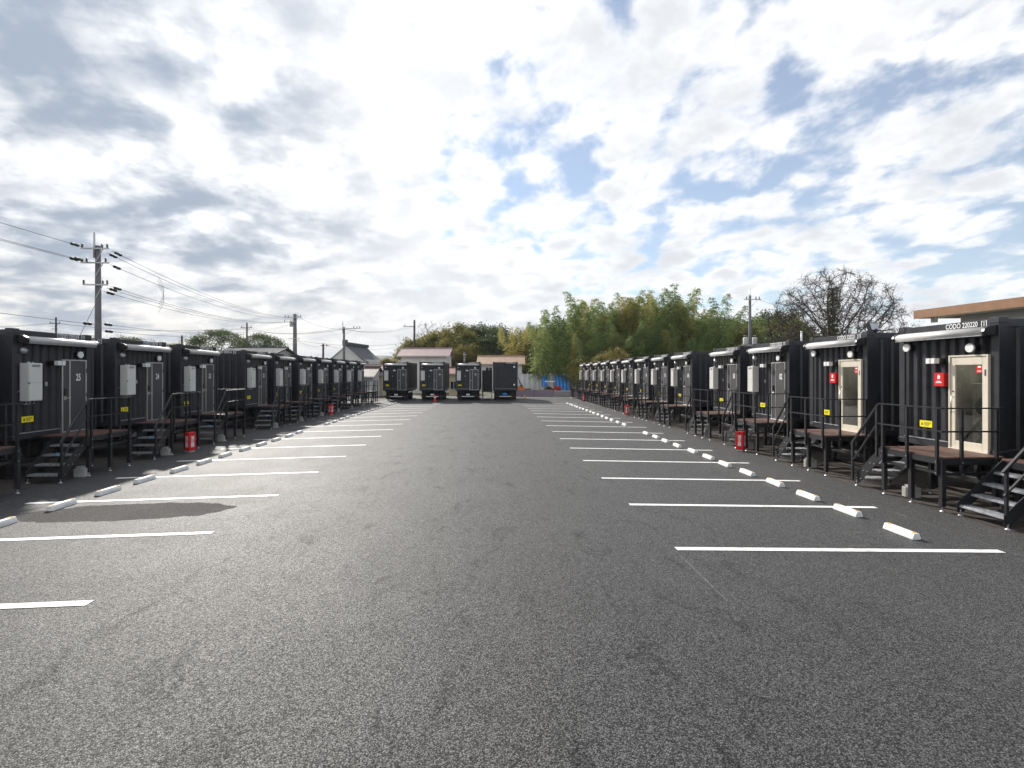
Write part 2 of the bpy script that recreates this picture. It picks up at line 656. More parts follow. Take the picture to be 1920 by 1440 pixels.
def terrain_z(x, y):
    r = math.hypot(x, y)
    return -0.26 - 0.0 * r


gx = sorted(set([-6000, -2000, -600, -200] + list(range(-120, 121, 20)) + [200, 600, 2000, 6000]))
ground = part('ground', sheet(gx, gx, terrain_z), m=M['field'], kind='structure')
lot = part('parking_lot', sheet([x * 0.5 for x in range(-42, 41)], [y * 1.0 for y in range(-16, 60)], gz), m=M['asphalt'], kind='structure')
for nm, x0, x1 in (('service_strip', 8.75, 20.0), ('service_strip', -21.0, -10.75)):
    part(nm, sheet([x0, (x0 + x1) / 2, x1], [y * 1.0 for y in range(2, 60)], lambda x, y: -0.215, 0.004), lot, m=M['old_asphalt'])
# raised rim of the lot where the asphalt ends
RL = [7.18 + 2.455 * k for k in range(16)]
LL = [5.75 + 2.455 * k for k in range(17)]


def stripe(x0, x1, y, w=0.13):
    n = 8
    b = MB()
    xs = [x0 + (x1 - x0) * i / n for i in range(n + 1)]
    rj = random.Random(int(y * 100 + x0 * 7))
    for i in range(n):
        b.face([(xs[i], y - w / 2, gz(xs[i], y) + 0.006), (xs[i + 1], y - w / 2, gz(xs[i + 1], y) + 0.006),
                (xs[i + 1], y + w / 2, gz(xs[i + 1], y) + 0.006), (xs[i], y + w / 2, gz(xs[i], y) + 0.006)])
    return b


for y in RL:
    part('parking_line', stripe(2.68, 7.62, y), lot, m=M['road_paint'])
for y in LL:
    part('parking_line', stripe(-9.5, -4.45, y), lot, m=M['road_paint'])


def chalk(x, y0, y1, w=0.006):
    b = MB()
    n = 12
    ys = [y0 + (y1 - y0) * i / n for i in range(n + 1)]
    for i in range(n):
        b.face([(x - w, ys[i], gz(x, ys[i]) + 0.005), (x + w, ys[i], gz(x, ys[i]) + 0.005),
                (x + w, ys[i + 1], gz(x, ys[i + 1]) + 0.005), (x - w, ys[i + 1], gz(x, ys[i + 1]) + 0.005)])
    return b


for x, y0, y1 in ((7.72, 3.0, 30.0), (-9.62, 4.0, 30.0), (2.64, 5.5, 7.1)):
    part('chalk_line', chalk(x, y0, y1), lot, m=M['chalk'])


# wheel stops
def stop_body():
    b = MB()
    prof = [(-0.075, 0), (0.075, 0), (0.068, 0.035), (0.04, 0.10), (-0.04, 0.10), (-0.068, 0.035)]
    b.prism(prof, -0.30, 0.30, 'y')
    for k in range(7):
        y = -0.21 + 0.07 * k
        b.prism([(0.066, 0.04), (0.056, 0.072), (0.062, 0.072), (0.072, 0.04)], y - 0.022, y + 0.022, 'y')
    return b


def stop_refl():
    return MB().box(-0.032, 0.032, -0.022, 0.022, 0.096, 0.106)


rnd = random.Random(5)
for side, lines, xs, skip, label, grp in (
        (1, RL, 6.72, {6}, 'white wheel stop with two amber tabs, in the bays along the sunlit cabins', 'wheel stops of the sunlit bays'),
        (-1, LL, -8.45, {0, 7}, 'white wheel stop with two amber tabs, in the bays along the shaded cabins', 'wheel stops of the shaded bays')):
    for i, y in enumerate(lines[:-1]):
        if i in skip:
            continue
        for o in (0.78, 2.0):
            yy = y + o + rnd.uniform(-0.04, 0.04)
            xx = xs + rnd.uniform(-0.03, 0.03)
            t = thing('wheel_stop', label, 'wheel stop', (xx, yy, gz(xx, yy) + 0.002), rnd.uniform(-0.035, 0.035), grp)
            part('body', cached('stop_body', stop_body, M['wheel_stop_white'], 0.006), t)
            for q in (-0.24, 0.24):
                part('reflector', cached('stop_refl', stop_refl, M['reflector_amber']), t, (0, q, 0))


# ------------------------------------------------------------------ container cabins
W, L, H = 2.44, 6.06, 2.78         # local frame: front face at y = 0 looking to -y, x to the right, z up from the underside
DX0, DX1, DZ0, DZ1 = 1.40, 2.24, 0.06, 2.02
FLOOR = 0.80                       # height of the underside of every cabin


def corr(x0, x1, z0, z1, y=0.0, depth=0.06, pitch=0.25, axis='x', flip=1):
    """one corrugated sheet of trapezoid ribs between x0 and x1"""
    xs = []
    n = max(1, round((x1 - x0) / pitch))
    p = (x1 - x0) / n
    for i in range(n):
        a = x0 + i * p
        xs += [(a, 0), (a + p * .40, 0), (a + p * .52, depth), (a + p * .86, depth)]
    xs.append((x1, 0))
    b = MB()
    for (a, da), (c, dc) in zip(xs[:-1], xs[1:]):
        if axis == 'x':
            b.face([(a, y + flip * da, z0), (c, y + flip * dc, z0), (c, y + flip * dc, z1), (a, y + flip * da, z1)])
        else:
            b.face([(y + flip * da, a, z0), (y + flip * dc, c, z0), (y + flip * dc, c, z1), (y + flip * da, a, z1)])
    return b


def corner_post():
    return MB().box(-0.085, 0.085, -0.085, 0.085, 0, H)


def corner_casting():
    return MB().box(-0.095, 0.095, -0.095, 0.095, -0.06, 0.06)


def awning_case():
    prof = [(0.0, 2.46), (-0.14, 2.43), (-0.235, 2.455), (-0.262, 2.50), (-0.245, 2.555), (-0.17, 2.60), (0.0, 2.625)]
    return MB().prism(prof, 0.12, 2.38, 'x', True)


def awning_end():
    prof = [(0.0, 2.445), (-0.14, 2.415), (-0.24, 2.44), (-0.278, 2.50), (-0.255, 2.565), (-0.175, 2.615), (0.0, 2.64)]
    return MB().prism(prof, -0.035, 0.035, 'x')


def vent_body():
    return MB().lathe([(0.085, 0.0), (0.085, -0.10), (0.075, -0.115)], n=18, axis='y')


def vent_face():
    return MB().lathe([(0.092, -0.10), (0.092, -0.145)], n=18, axis='y')


def vent_dome():
    return MB().lathe([(0.09, 0.0), (0.09, -0.04), (0.08, -0.085), (0.055, -0.115), (0.0, -0.125)], n=16, axis='y')


def heater_case():
    b = MB()
    b.box(0.16, 0.54, -0.245, -0.02, 0.97, 1.93)
    return b


def heater_panel(z0, z1):
    return lambda: MB().box(0.168, 0.532, -0.257, -0.243, z0, z1)


def heater_slots():
    b = MB()
    for k in range(4):
        b.box(0.24, 0.46, -0.262, -0.256, 1.835 + k * 0.016, 1.842 + k * 0.016)
    return b


def heater_pipes():
    b = MB()
    for x in (0.24, 0.33, 0.45):
        b.tube((x, -0.12, 0.90), (x, -0.12, 0.97), 0.014)
        b.tube((x, -0.12, 0.90), (x, 0.02, 0.88), 0.014)
    b.tube((0.28, -0.13, 1.93), (0.28, -0.13, 1.96), 0.03)
    b.tube((0.40, -0.13, 1.93), (0.40, -0.13, 1.96), 0.022)
    b.box(0.13, 0.17, -0.06, 0.03, 1.2, 1.23)
    return b


def door_frame_m():
    b = MB()
    t = 0.035
    b.box(DX0, DX0 + t, -0.03, 0.05, DZ0, DZ1)
    b.box(DX1 - t, DX1, -0.03, 0.05, DZ0, DZ1)
    b.box(DX0, DX1, -0.032, 0.05, DZ1, DZ1 + t)
    b.box(DX0 - 0.02, DX1 + 0.02, -0.05, 0.05, DZ0 - 0.03, DZ0)
    b.box(DX0 + 0.245, DX0 + 0.262, -0.026, 0.0, DZ0, DZ1)
    b.box(DX0 + 0.280, DX0 + 0.292, -0.022, 0.0, DZ0, DZ1)
    return b


def chassis_m():
    b = MB()
    for x in (0.72, 1.72):
        b.box(x - 0.06, x + 0.06, 0.25, 6.0, -0.26, -0.003)
    for k in range(7):
        y = 0.35 + 0.9 * k
        b.box(0.1, 2.34, y - 0.04, y + 0.04, -0.12, -0.005)
    for y in (2.7, 3.6):
        b.box(0.25, 2.19, y - 0.05, y + 0.05, -0.72, -0.60)
        for x in (0.72, 1.72):
            b.box(x - 0.035, x + 0.035, y - 0.40, y + 0.40, -0.56, -0.50)
            b.box(x - 0.03, x + 0.03, y - 0.04, y + 0.04, -0.60, -0.26)
    b.box(0.65, 1.79, 5.9, 6.9, -0.24, -0.14)
    return b


def bumper_m():
    b = MB()
    b.box(0.10, 2.34, 0.20, 0.28, -0.66, -0.54)
    for x in (0.7, 1.74):
        b.box(x - 0.04, x + 0.04, 0.22, 0.30, -0.54, -0.12)
    return b


def lamp_unit_m():
    return MB().box(-0.17, 0.17, -0.03, 0.0, -0.045, 0.045)


def tyre_m():
    return MB().lathe([(0.22, -0.10), (0.345, -0.105), (0.36, -0.08), (0.36, 0.08), (0.345, 0.105), (0.22, 0.10)], n=22, axis='x')


def rim_m():
    return MB().lathe([(0.22, -0.085), (0.12, -0.06), (0.12, 0.06), (0.22, 0.085)], n=18, axis='x')


def jack_m():
    b = MB()
    b.box(-0.05, 0.05, -0.05, 0.05, -0.62, -0.02)
    b.box(-0.035, 0.035, -0.035, 0.035, -0.985, -0.60)
    b.box(-0.12, 0.12, -0.12, 0.12, -1.013, -0.985)
    return b


def lamp_cubes(x):
    return lambda: MB().box(x, x + 0.10, -0.245, -0.13, 1.885, 2.005)


def sticker_marks():
    b = MB()
    b.face([(-0.13, -0.003, -0.03), (-0.07, -0.003, -0.03), (-0.10, -0.003, 0.035)])
    for k in range(3):
        b.box(-0.045, 0.135 - 0.03 * k, -0.003, -0.002, 0.022 - 0.028 * k, 0.034 - 0.028 * k)
    return b


def cabin(kind, label, origin, rz, number=None, code='220220', sticker_x=0.42, side_text=False, group=None, ground_z=-0.215):
    """kind: room, glass or blank.  origin is the world place of the front left foot"""
    jr = random.Random(label)
    t = thing('container_cabin', label, 'container cabin', (origin[0] + jr.uniform(-0.03, 0.03), origin[1] + jr.uniform(-0.03, 0.03), FLOOR), rz + jr.uniform(-0.004, 0.004), group)
    bs = M['black_steel']
    for x in (0.085, W - 0.085):
        for y in (0.085, L - 0.085):
            p = part('corner_post', cached('corner_post', corner_post, bs, 0.008), t, (x, y, 0))
            for z in (0.055, H - 0.045):
                part('corner_casting', cached('corner_casting', corner_casting, bs, 0.008), p, (0, 0, z))
    dn = kind != 'blank'

    def front():
        if not dn:
            return corr(0.17, W - 0.17, 0.14, 2.60, 0.02, 0.045, 0.16)
        b = corr(0.17, DX0 - 0.02, 0.14, 2.60, 0.02)
        for q in (corr(DX0 - 0.02, DX1 + 0.02, DZ1 + 0.034, 2.60, 0.02), MB().box(DX1, W - 0.17, 0.018, 0.06, 0.14, DZ1 + 0.034)):
            i = len(b.v)
            b.v += q.v
            b.f += [tuple(i + k for k in f) for f in q.f]
            b.sm += q.sm
        return b
    part('front_wall', cached('front_' + str(dn), front, bs), t)
    part('side_wall', cached('side_l', lambda: corr(0.17, L - 0.17, 0.14, 2.62, 0.02, 0.04, 0.28, 'y'), bs), t)
    part('side_wall', cached('side_r', lambda: corr(0.17, L - 0.17, 0.14, 2.62, W - 0.02, 0.04, 0.28, 'y', -1), bs), t)
    part('back_wall', cached('back', lambda: corr(0.17, W - 0.17, 0.14, 2.60, L - 0.02, 0.04, 0.25, 'x', -1), bs), t)
    hd = part('header', cached('header', lambda: MB().box(0.17, W - 0.17, 0.004, 0.12, 2.58, 2.765), bs, 0.006), t)
    for x in (0.012, W - 0.092):
        part('top_rail', cached('top_rail', lambda: MB().box(0, 0.08, 0.17, L - 0.17, 2.60, 2.76), bs, 0.006), t, (x, 0, 0))
        part('bottom_rail', cached('bot_rail', lambda: MB().box(0, 0.08, 0.17, L - 0.17, 0.0, 0.15), bs, 0.006), t, (x, 0, 0))
    part('roof', cached('roof', lambda: MB().box(0.09, W - 0.09, 0.12, L - 0.12, 2.68, 2.73), bs), t)
    part('floor', cached('floor', lambda: MB().box(0.09, W - 0.09, 0.06, L - 0.1, 0.0, 0.055), M['chassis_steel']), t)
    sill = part('sill', cached('sill_' + str(dn), lambda: MB().box(0.17, (DX0 - 0.03) if dn else W - 0.17, 0.002, 0.10, 0.0, 0.15), bs), t)
    part('drip_strip', cached('drip_' + str(dn), lambda: MB().box(0.17, (DX0 - 0.03) if dn else W - 0.17, -0.018, 0.05, 0.150, 0.166), M['galvanised']), sill)
    part('marking', text_mesh('CODO ' + code, 0.155, 0.74, 'RIGHT', 0.002), hd, (2.00, 0.0, 2.685), m=M['lettering'])
    part('marking', text_mesh('[1]', 0.155, 0.74, 'RIGHT', 0.002), hd, (2.20, 0.0, 2.685), m=M['lettering'])
    if side_text:
        sd_ = part('marking', text_mesh('CODO ' + code + '  [1]', 0.15, 0.8, 'RIGHT', 0.002), t, (0.008, 0.42, 2.68), (0, 0, -math.pi / 2), m=M['lettering'])
    # chassis
    ch = part('chassis', cached('chassis', chassis_m, M['chassis_steel']), t)
    bp = part('bumper', cached('bumper', bumper_m, M['chassis_steel'], 0.008), t)
    for x, mm in ((0.34, 'tail_red'), (2.10, 'tail_red')) if rz == 0.0 else ():
        part('tail_lamp', cached('tail_lamp', lamp_unit_m, M[mm], 0.004), bp, (x, 0.20, -0.60))
    if rz == 0.0:
        part('reflective_strip', cached('bump_strip', lambda: MB().box(0.62, 1.82, 0.185, 0.20, -0.64, -0.57), M['white_plastic']), bp)
    if rz == 0.0:
        part('number_plate', cached('num_plate', lambda: MB().box(1.05, 1.39, 0.19, 0.205, -0.50, -0.34), M['white_plastic'], 0.003), bp)
    if rz == 0.0:
        part('mud_flap', cached('mud_flap', lambda: MB().box(0.12, W - 0.12, 0.9, 0.92, -0.92, -0.13), M['rubber']), t)
    for y in (2.7, 3.6):
        for x in (0.26, W - 0.26):
            w = part('wheel', cached('tyre', tyre_m, M['rubber']), t, (x, y, ground_z - FLOOR + 0.362))
            part('rim', cached('rim', rim_m, M['galvanised']), w)
    for x in (0.45, W - 0.45):
        for y in (0.5, 5.3):
            part('jack', cached('jack', jack_m, M['frame_steel']), t, (x, y, 0), scale=(1, 1, (FLOOR - ground_z) / 1.015))
    if kind == 'blank':
        for z in (0.55, 2.3):
            v = part('vent', cached('vent_body', vent_body, M['black_plastic']), t, (2.08, 0.02, z))
            part('vent_cover', cached('vent_face', vent_face, M['white_plastic']), v)
        return t
    # awning case and fittings on the front
    aw = part('awning_case', cached('awning', awning_case, M['awning_white']), t)
    for x in (0.13, 2.37):
        part('end_cap', cached('awning_end', awning_end, M['black_plastic'], 0.006), aw, (x, 0, 0))
    part('awning_slot', cached('awning_slot', lambda: MB().box(0.18, 2.32, -0.250, -0.13, 2.425, 2.437), M['galvanised']), aw)
    v = part('vent', cached('vent_body', vent_body, M['black_plastic']), t, (1.93, 0.03, 2.20))
    part('vent_cover', cached('vent_face', vent_face, M['white_plastic']), v)
    if kind == 'glass':
        v = part('vent', cached('vent_body', vent_body, M['black_plastic']), t, (0.34, 0.03, 2.28))
        part('vent_cover', cached('vent_face', vent_face, M['white_plastic']), v)
    else:
        v = part('vent', cached('vent_dome', vent_dome, M['galvanised']), t, (0.27, 0.03, 2.25))
    part('conduit', cached('conduit', lambda: MB().tube((2.12, -0.005, 2.12), (2.12, -0.005, 2.46), 0.011).box(2.09, 2.15, -0.04, 0.02, 2.27, 2.33), M['frame_steel']), t)
    lp = part('wall_lamp', cached('lamp_base', lambda: MB().box(1.02, 1.26, -0.13, 0.03, 1.88, 2.01), M['black_plastic'], 0.006), t)
    for x in (1.025, 1.155):
        part('lamp_glass', cached('lamp_%s' % x, lamp_cubes(x), M['white_plastic'], 0.006), lp)
    st = part('warning_sticker', cached('sticker', lambda: MB().box(-0.165, 0.165, 0.0, 0.004, -0.075, 0.075), M['yellow_sticker']), t, (sticker_x, 0.012, 0.50))
    part('print', cached('sticker_marks', sticker_marks, M['dark_print']), st)
    if kind == 'room':
        ht = part('water_heater', cached('heater', heater_case, M['heater_grey'], 0.008), t)
        part('panel', cached('heater_p1', heater_panel(0.985, 1.425), M['heater_grey'], 0.004), ht)
        part('panel', cached('heater_p2', heater_panel(1.435, 1.915), M['heater_grey'], 0.004), ht)
        part('louvre', cached('heater_slots', heater_slots, M['dark_print']), ht)
        part('pipes', cached('heater_pipes', heater_pipes, M['galvanised']), ht)
        part('latch', cached('heater_latch', lambda: MB().box(0.155, 0.175, -0.262, -0.24, 1.40, 1.44), M['dark_print']), ht)
        part('intercom', cached('intercom', lambda: MB().box(0.90, 0.97, -0.012, 0.02, 1.33, 1.44).box(0.915, 0.955, -0.018, -0.01, 1.36, 1.41), M['galvanised'], 0.003), t)
        d = part('door', cached('door_leaf', lambda: MB().box(DX0 + 0.035, DX1 - 0.035, -0.012, 0.03, DZ0, DZ1), M['door_leaf']), t)
        part('door_frame', cached('door_frame', door_frame_m, M['aluminium'], 0.003), d)
        part('lock', cached('lock', lambda: MB().box(DX0 + 0.06, DX0 + 0.14, -0.045, -0.01, 1.06, 1.25), M['black_plastic'], 0.006), d)
        part('handle', cached('handle', lambda: MB().box(DX0 + 0.07, DX0 + 0.13, -0.03, -0.01, 0.93, 1.03).tube((DX0 + 0.10, -0.06, 0.985), (DX0 + 0.24, -0.06, 0.985), 0.011).tube((DX0 + 0.10, -0.06, 0.985), (DX0 + 0.10, -0.01, 0.985), 0.011), M['aluminium']), d)
        for z in (0.30, 1.05, 1.75):
            part('hinge', cached('hinge', lambda: MB().tube((0, 0, -0.06), (0, 0, 0.06), 0.012), M['dark_print']), d, (DX1 - 0.02, -0.036, z))
        if number:
            part('door_number', text_mesh(number, 0.27, 0.62, 'CENTER', 0.007), d, (DX0 + 0.56, -0.0145, 1.55), m=M['lettering'])
    else:
        fr_ = 0.10
        d = part('glass_door', cached('gd_frame', lambda: MB().box(DX0 + 0.02, DX0 + 0.02 + fr_, -0.025, 0.03, DZ0, DZ1).box(DX1 - fr_ - 0.02, DX1 - 0.02, -0.025, 0.03, DZ0, DZ1)
                 .box(DX0 + 0.02 + fr_, DX1 - fr_ - 0.02, -0.025, 0.03, DZ0, DZ0 + 0.16).box(DX0 + 0.02 + fr_, DX1 - fr_ - 0.02, -0.025, 0.03, DZ1 - 0.17, DZ1), M['cream_frame'], 0.004), t)
        part('door_frame', cached('gd_outer', lambda: MB().box(DX0 - 0.02, DX0 + 0.018, -0.045, 0.05, DZ0, DZ1 + 0.036).box(DX1 - 0.018, DX1 + 0.02, -0.045, 0.05, DZ0, DZ1 + 0.036)
             .box(DX0 + 0.018, DX1 - 0.018, -0.045, 0.05, DZ1 + 0.004, DZ1 + 0.036).box(DX0 - 0.02, DX1 + 0.02, -0.06, 0.05, DZ0 - 0.035, DZ0 - 0.002), M['cream_frame'], 0.003), d)
        part('pane', cached('gd_pane', lambda: MB().box(DX0 + 0.125, DX1 - 0.125, -0.004, 0.004, DZ0 + 0.165, DZ1 - 0.175), M['glass']), d)
        part('handle', cached('gd_handle', lambda: MB().tube((DX0 + 0.085, -0.075, 0.80), (DX0 + 0.085, -0.075, 1.20), 0.012).tube((DX0 + 0.085, -0.075, 0.84), (DX0 + 0.085, -0.02, 0.84), 0.009)
             .tube((DX0 + 0.085, -0.075, 1.16), (DX0 + 0.085, -0.02, 1.16), 0.009), M['aluminium']), d)
        part('lock', cached('gd_lock', lambda: MB().tube((DX0 + 0.075, -0.035, 1.28), (DX0 + 0.075, -0.02, 1.28), 0.018), M['dark_print']), d)
        part('hinge', cached('gd_hinge', lambda: MB().box(DX1 - 0.06, DX1 - 0.025, -0.04, -0.02, 1.62, 1.75), M['dark_print']), d)
        s2 = part('door_notice', cached('gd_notice', lambda: MB().box(DX1 - 0.26, DX1 - 0.13, -0.009, -0.006, 1.68, 1.835), M['signal_red']), d)
        part('print', cached('gd_print', lambda: MB().box(DX1 - 0.225, DX1 - 0.16, -0.0115, -0.0095, 1.785, 1.80).prism([(DX1 - 0.23, 1.80), (DX1 - 0.16, 1.80), (DX1 - 0.155, 1.815), (DX1 - 0.20, 1.822), (DX1 - 0.23, 1.812)], -0.0115, -0.0095, 'y')
             .box(DX1 - 0.24, DX1 - 0.15, -0.0115, -0.0095, 1.70, 1.708).box(DX1 - 0.24, DX1 - 0.15, -0.0115, -0.0095, 1.72, 1.728), M['lettering']), s2)
        # interior seen through the pane
        part('inside_lining', cached('gd_room', lambda: MB().face([(0.2, 1.2, 0.06), (2.3, 1.2, 0.06), (2.3, 1.2, 2.5), (0.2, 1.2, 2.5)])
             .face([(2.3, 0.08, 0.06), (2.3, 1.2, 0.06), (2.3, 1.2, 2.5), (2.3, 0.08, 2.5)]).face([(0.9, 0.08, 0.06), (0.9, 1.2, 0.06), (0.9, 1.2, 2.5), (0.9, 0.08, 2.5)])
             .face([(0.2, 0.08, 2.5), (2.3, 0.08, 2.5), (2.3, 1.2, 2.5), (0.2, 1.2, 2.5)]), M['inside_wall']), t)
        part('inside_floor', cached('gd_floor', lambda: MB().box(0.2, 2.3, 0.07, 2.2, 0.057, 0.066), M['inside_floor']), t)
        part('added_fill_panel', cached('gd_fill', lambda: MB().box(1.2, 1.9, 0.45, 0.75, 2.44, 2.49), M['lamp_panel']), t)  # glowing panel added out of view to brighten the interior, no known lamp
        ap = part('appliance', cached('gd_appl', lambda: MB().box(1.15, 1.78, 0.72, 1.18, 0.068, 1.45), M['white_plastic'], 0.02), t)
        if code == '220220':
            part('appliance_door', cached('gd_adoor', lambda: MB().lathe([(0.20, 0.0), (0.20, -0.03), (0.14, -0.035)], (1.46, 0.72, 0.95), 20, 'y').lathe([(0.16, 0.0), (0.16, -0.03), (0.10, -0.035)], (1.46, 0.72, 0.42), 20, 'y'), M['galvanised']), ap)
        else:
            for k in range(4):
                for q in range(5):
                    cl = ('signal_red', 'yellow_sticker', 'white_plastic', 'blue_tag', 'digger_can')[(k * 2 + q) % 5]
                    part('goods', cached('goods' + cl, lambda: MB().box(-0.045, 0.045, -0.05, 0.0, 0.0, 0.15), M[cl]), ap, (1.22 + 0.12 * q, 0.715, 0.45 + 0.24 * k))
        fb = part('extinguisher_box', cached('fire_box', lambda: MB().box(1.08, 1.33, -0.10, 0.02, 1.38, 1.68), M['signal_red'], 0.006), t)
        part('print', cached('fire_print', lambda: MB().box(1.175, 1.235, -0.1035, -0.1005, 1.545, 1.62).box(1.19, 1.215, -0.1035, -0.1005, 1.62, 1.64).box(1.235, 1.25, -0.1035, -0.1005, 1.60, 1.612)
             .box(1.15, 1.26, -0.1035, -0.1005, 1.485, 1.50).box(1.13, 1.28, -0.1035, -0.1005, 1.455, 1.473), M['lettering']), fb)
    return t


# ------------------------------------------------------------------ entrance decks
GZ = -1.015                          # ground below the underside of the cabins
DT = 0.045                           # top of the boards
DA, DB, DY = 0.70, 2.22, -1.30       # deck from x = DA to DB, reaching out to y = DY


def boards_m():
    b = MB()
    n = 11
    w = (abs(DY) - 0.06) / n
    for k in range(n):
        y = DY + 0.02 + k * w
        b.box(DA + 0.01, DB - 0.01, y, y + w - 0.008, DT - 0.028, DT)
    return b


def deck_frame_m():
    b = MB()
    for y in (DY + 0.03, -0.08):
        b.box(DA, DB, y - 0.03, y + 0.03, DT - 0.15, DT - 0.03)
    for x in (DA + 0.03, (DA + DB) / 2, DB - 0.03):
        b.box(x - 0.03, x + 0.03, DY + 0.061, -0.111, DT - 0.148, DT - 0.032)
    b.bar((DA + 0.04, DY + 0.055, DT - 0.33), (DB - 0.04, DY + 0.055, DT - 0.33), 0.04, 0.05)
    b.bar((DB - 0.03, DY + 0.08, DT - 0.33), (DB - 0.03, -0.1, DT - 0.33), 0.04, 0.05)
    return b


def leg_m():
    return MB().box(-0.04, 0.04, -0.04, 0.04, GZ + 0.10, DT - 0.032)


def foot_m():
    b = MB()
    b.tube((0, 0, 0.012), (0, 0, 0.13), 0.012, n=8)
    b.lathe([(0.045, 0.0), (0.045, 0.008), (0.018, 0.02), (0.014, 0.03)], n=12)
    b.tube((0, 0, 0.085), (0, 0, 0.10), 0.024, n=6)
    return b


def rail_post_m():
    b = MB().box(-0.024, 0.024, -0.024, 0.024, DT - 0.36, DT + 0.93)
    return b


def bolts_m():
    b = MB()
    for z in (DT - 0.10, DT - 0.32):
        b.tube((0, -0.032, z), (0, -0.024, z), 0.011, n=6)
    return b


def rails(z, h, w):
    def f():
        b = MB()
        b.bar((DA - 0.04, DY - 0.04, z), (DB + 0.03, DY - 0.04, z), w, h)
        b.bar((DB + 0.03, DY - 0.04 + w / 2, z), (DB + 0.03, -0.12, z), w, h)
        return b
    return f


SX0 = -0.18
RISE = (DT - GZ) / 5


def tread_m():
    b = MB()
    y0, y1 = DY + 0.045, -0.50
    b.box(0, 0.23, y0, y1, -0.038, -0.006)
    n = 22
    for k in range(n):                      # serrated grip tops
        y = y0 + (y1 - y0) * (k + 0.5) / n
        for x in (0.015, 0.075, 0.135, 0.195):
            b.box(x, x + 0.028, y - 0.009, y + 0.009, -0.006, 0.008)
    return b


def stringer_m():
    b = MB()
    prof = [(SX0, GZ + 0.06), (SX0 + 0.12, GZ + 0.06), (DA - 0.005, DT - 0.26), (DA - 0.005, DT - 0.02), (DA - 0.07, DT - 0.02), (SX0, GZ + 0.25)]
    b.prism(prof, -0.006, 0.006, 'y')
    return b


def stringer_bolts():
    b = MB()
    for k in range(4):
        x, z = SX0 + 0.05 + k * 0.21, GZ + RISE * (k + 1) - 0.02
        for q in (0.03, 0.15):
            b.tube((x + q, -0.016, z), (x + q, 0.016, z), 0.011, n=6)
    return b


def stair_rail_m():
    b = MB()
    y = DY - 0.04
    b.bar((SX0 - 0.02, y, GZ + 0.98), (DA - 0.06, y, DT + 0.93), 0.045, 0.04)
    b.bar((SX0 + 0.01, y, GZ + 0.58), (DA - 0.06, y, DT + 0.52), 0.03, 0.03)
    b.box(SX0 + 0.0, SX0 + 0.045, y - 0.022, y + 0.022, GZ + 0.11, GZ + 1.01)
    b.box(DA - 0.12, DA - 0.075, y - 0.022, y + 0.022, DT - 0.25, DT + 0.885)
    return b


def deck(label, origin, rz, shift=0.0, tag=False, group=None):
    ca, sa = math.cos(rz), math.sin(rz)
    jr = random.Random(label)
    loc = (origin[0] + ca * shift + jr.uniform(-0.03, 0.03), origin[1] + sa * shift + jr.uniform(-0.05, 0.05), FLOOR)
    rz = rz + jr.uniform(-0.012, 0.012)
    t = thing('entrance_deck', label, 'entrance deck', loc, rz, group)
    fs = M['frame_steel']
    part('deck_boards', cached('boards', boards_m, M['deck_wood']), t, kind='stuff')
    part('deck_frame', cached('deck_frame', deck_frame_m, fs), t)
    xm = (DA + DB) / 2
    for x, y in ((DA + 0.04, DY + 0.03), (xm, DY + 0.03), (DB - 0.04, DY + 0.03), (DA + 0.04, -0.2), (DB - 0.04, -0.2)):
        lg = part('leg', cached('leg', leg_m, fs), t, (x, y - 0.002, 0))
        part('foot', cached('foot', foot_m, M['galvanised']), lg, (0, 0, GZ + 0.003))
    for x, y in ((DA + 0.06, DY - 0.026), (xm - 0.05, DY - 0.026), (DB - 0.1, DY - 0.026)):
        p = part('rail_post', cached('rail_post', rail_post_m, fs), t, (x, y, 0))
        part('bolt', cached('bolts', bolts_m, M['galvanised']), p)
    for y in (DY + 0.35, -0.25):
        p = part('rail_post', cached('rail_post', rail_post_m, fs), t, (DB + 0.026, y, 0), (0, 0, math.pi / 2))
        part('bolt', cached('bolts', bolts_m, M['galvanised']), p)
    part('top_rail', cached('rail_top', rails(DT + 0.95, 0.025, 0.055), fs), t)
    part('mid_rail', cached('rail_mid', rails(DT + 0.50, 0.03, 0.03), fs), t)
    for y in (DY + 0.03, -0.49):
        s_ = part('stringer', cached('stringer', stringer_m, fs), t, (0, y, 0))
        part('bolt', cached('str_bolts', stringer_bolts, M['galvanised']), s_)
        part('foot', cached('foot', foot_m, M['galvanised']), s_, (SX0 + 0.07, 0, GZ + 0.003))
    for k in range(4):
        tr = part('tread', cached('tread', tread_m, M['galvanised']), t, (SX0 + 0.02 + k * 0.21, 0, GZ + RISE * (k + 1)))
        if tag and k == 2:
            part('tag_plate', cached('tag_plate', lambda: MB().box(-0.012, 0.0, -1.02, -0.86, -0.03, 0.045), M['blue_tag']), tr)
    part('stair_rail', cached('stair_rail', stair_rail_m, fs), t)
    return t


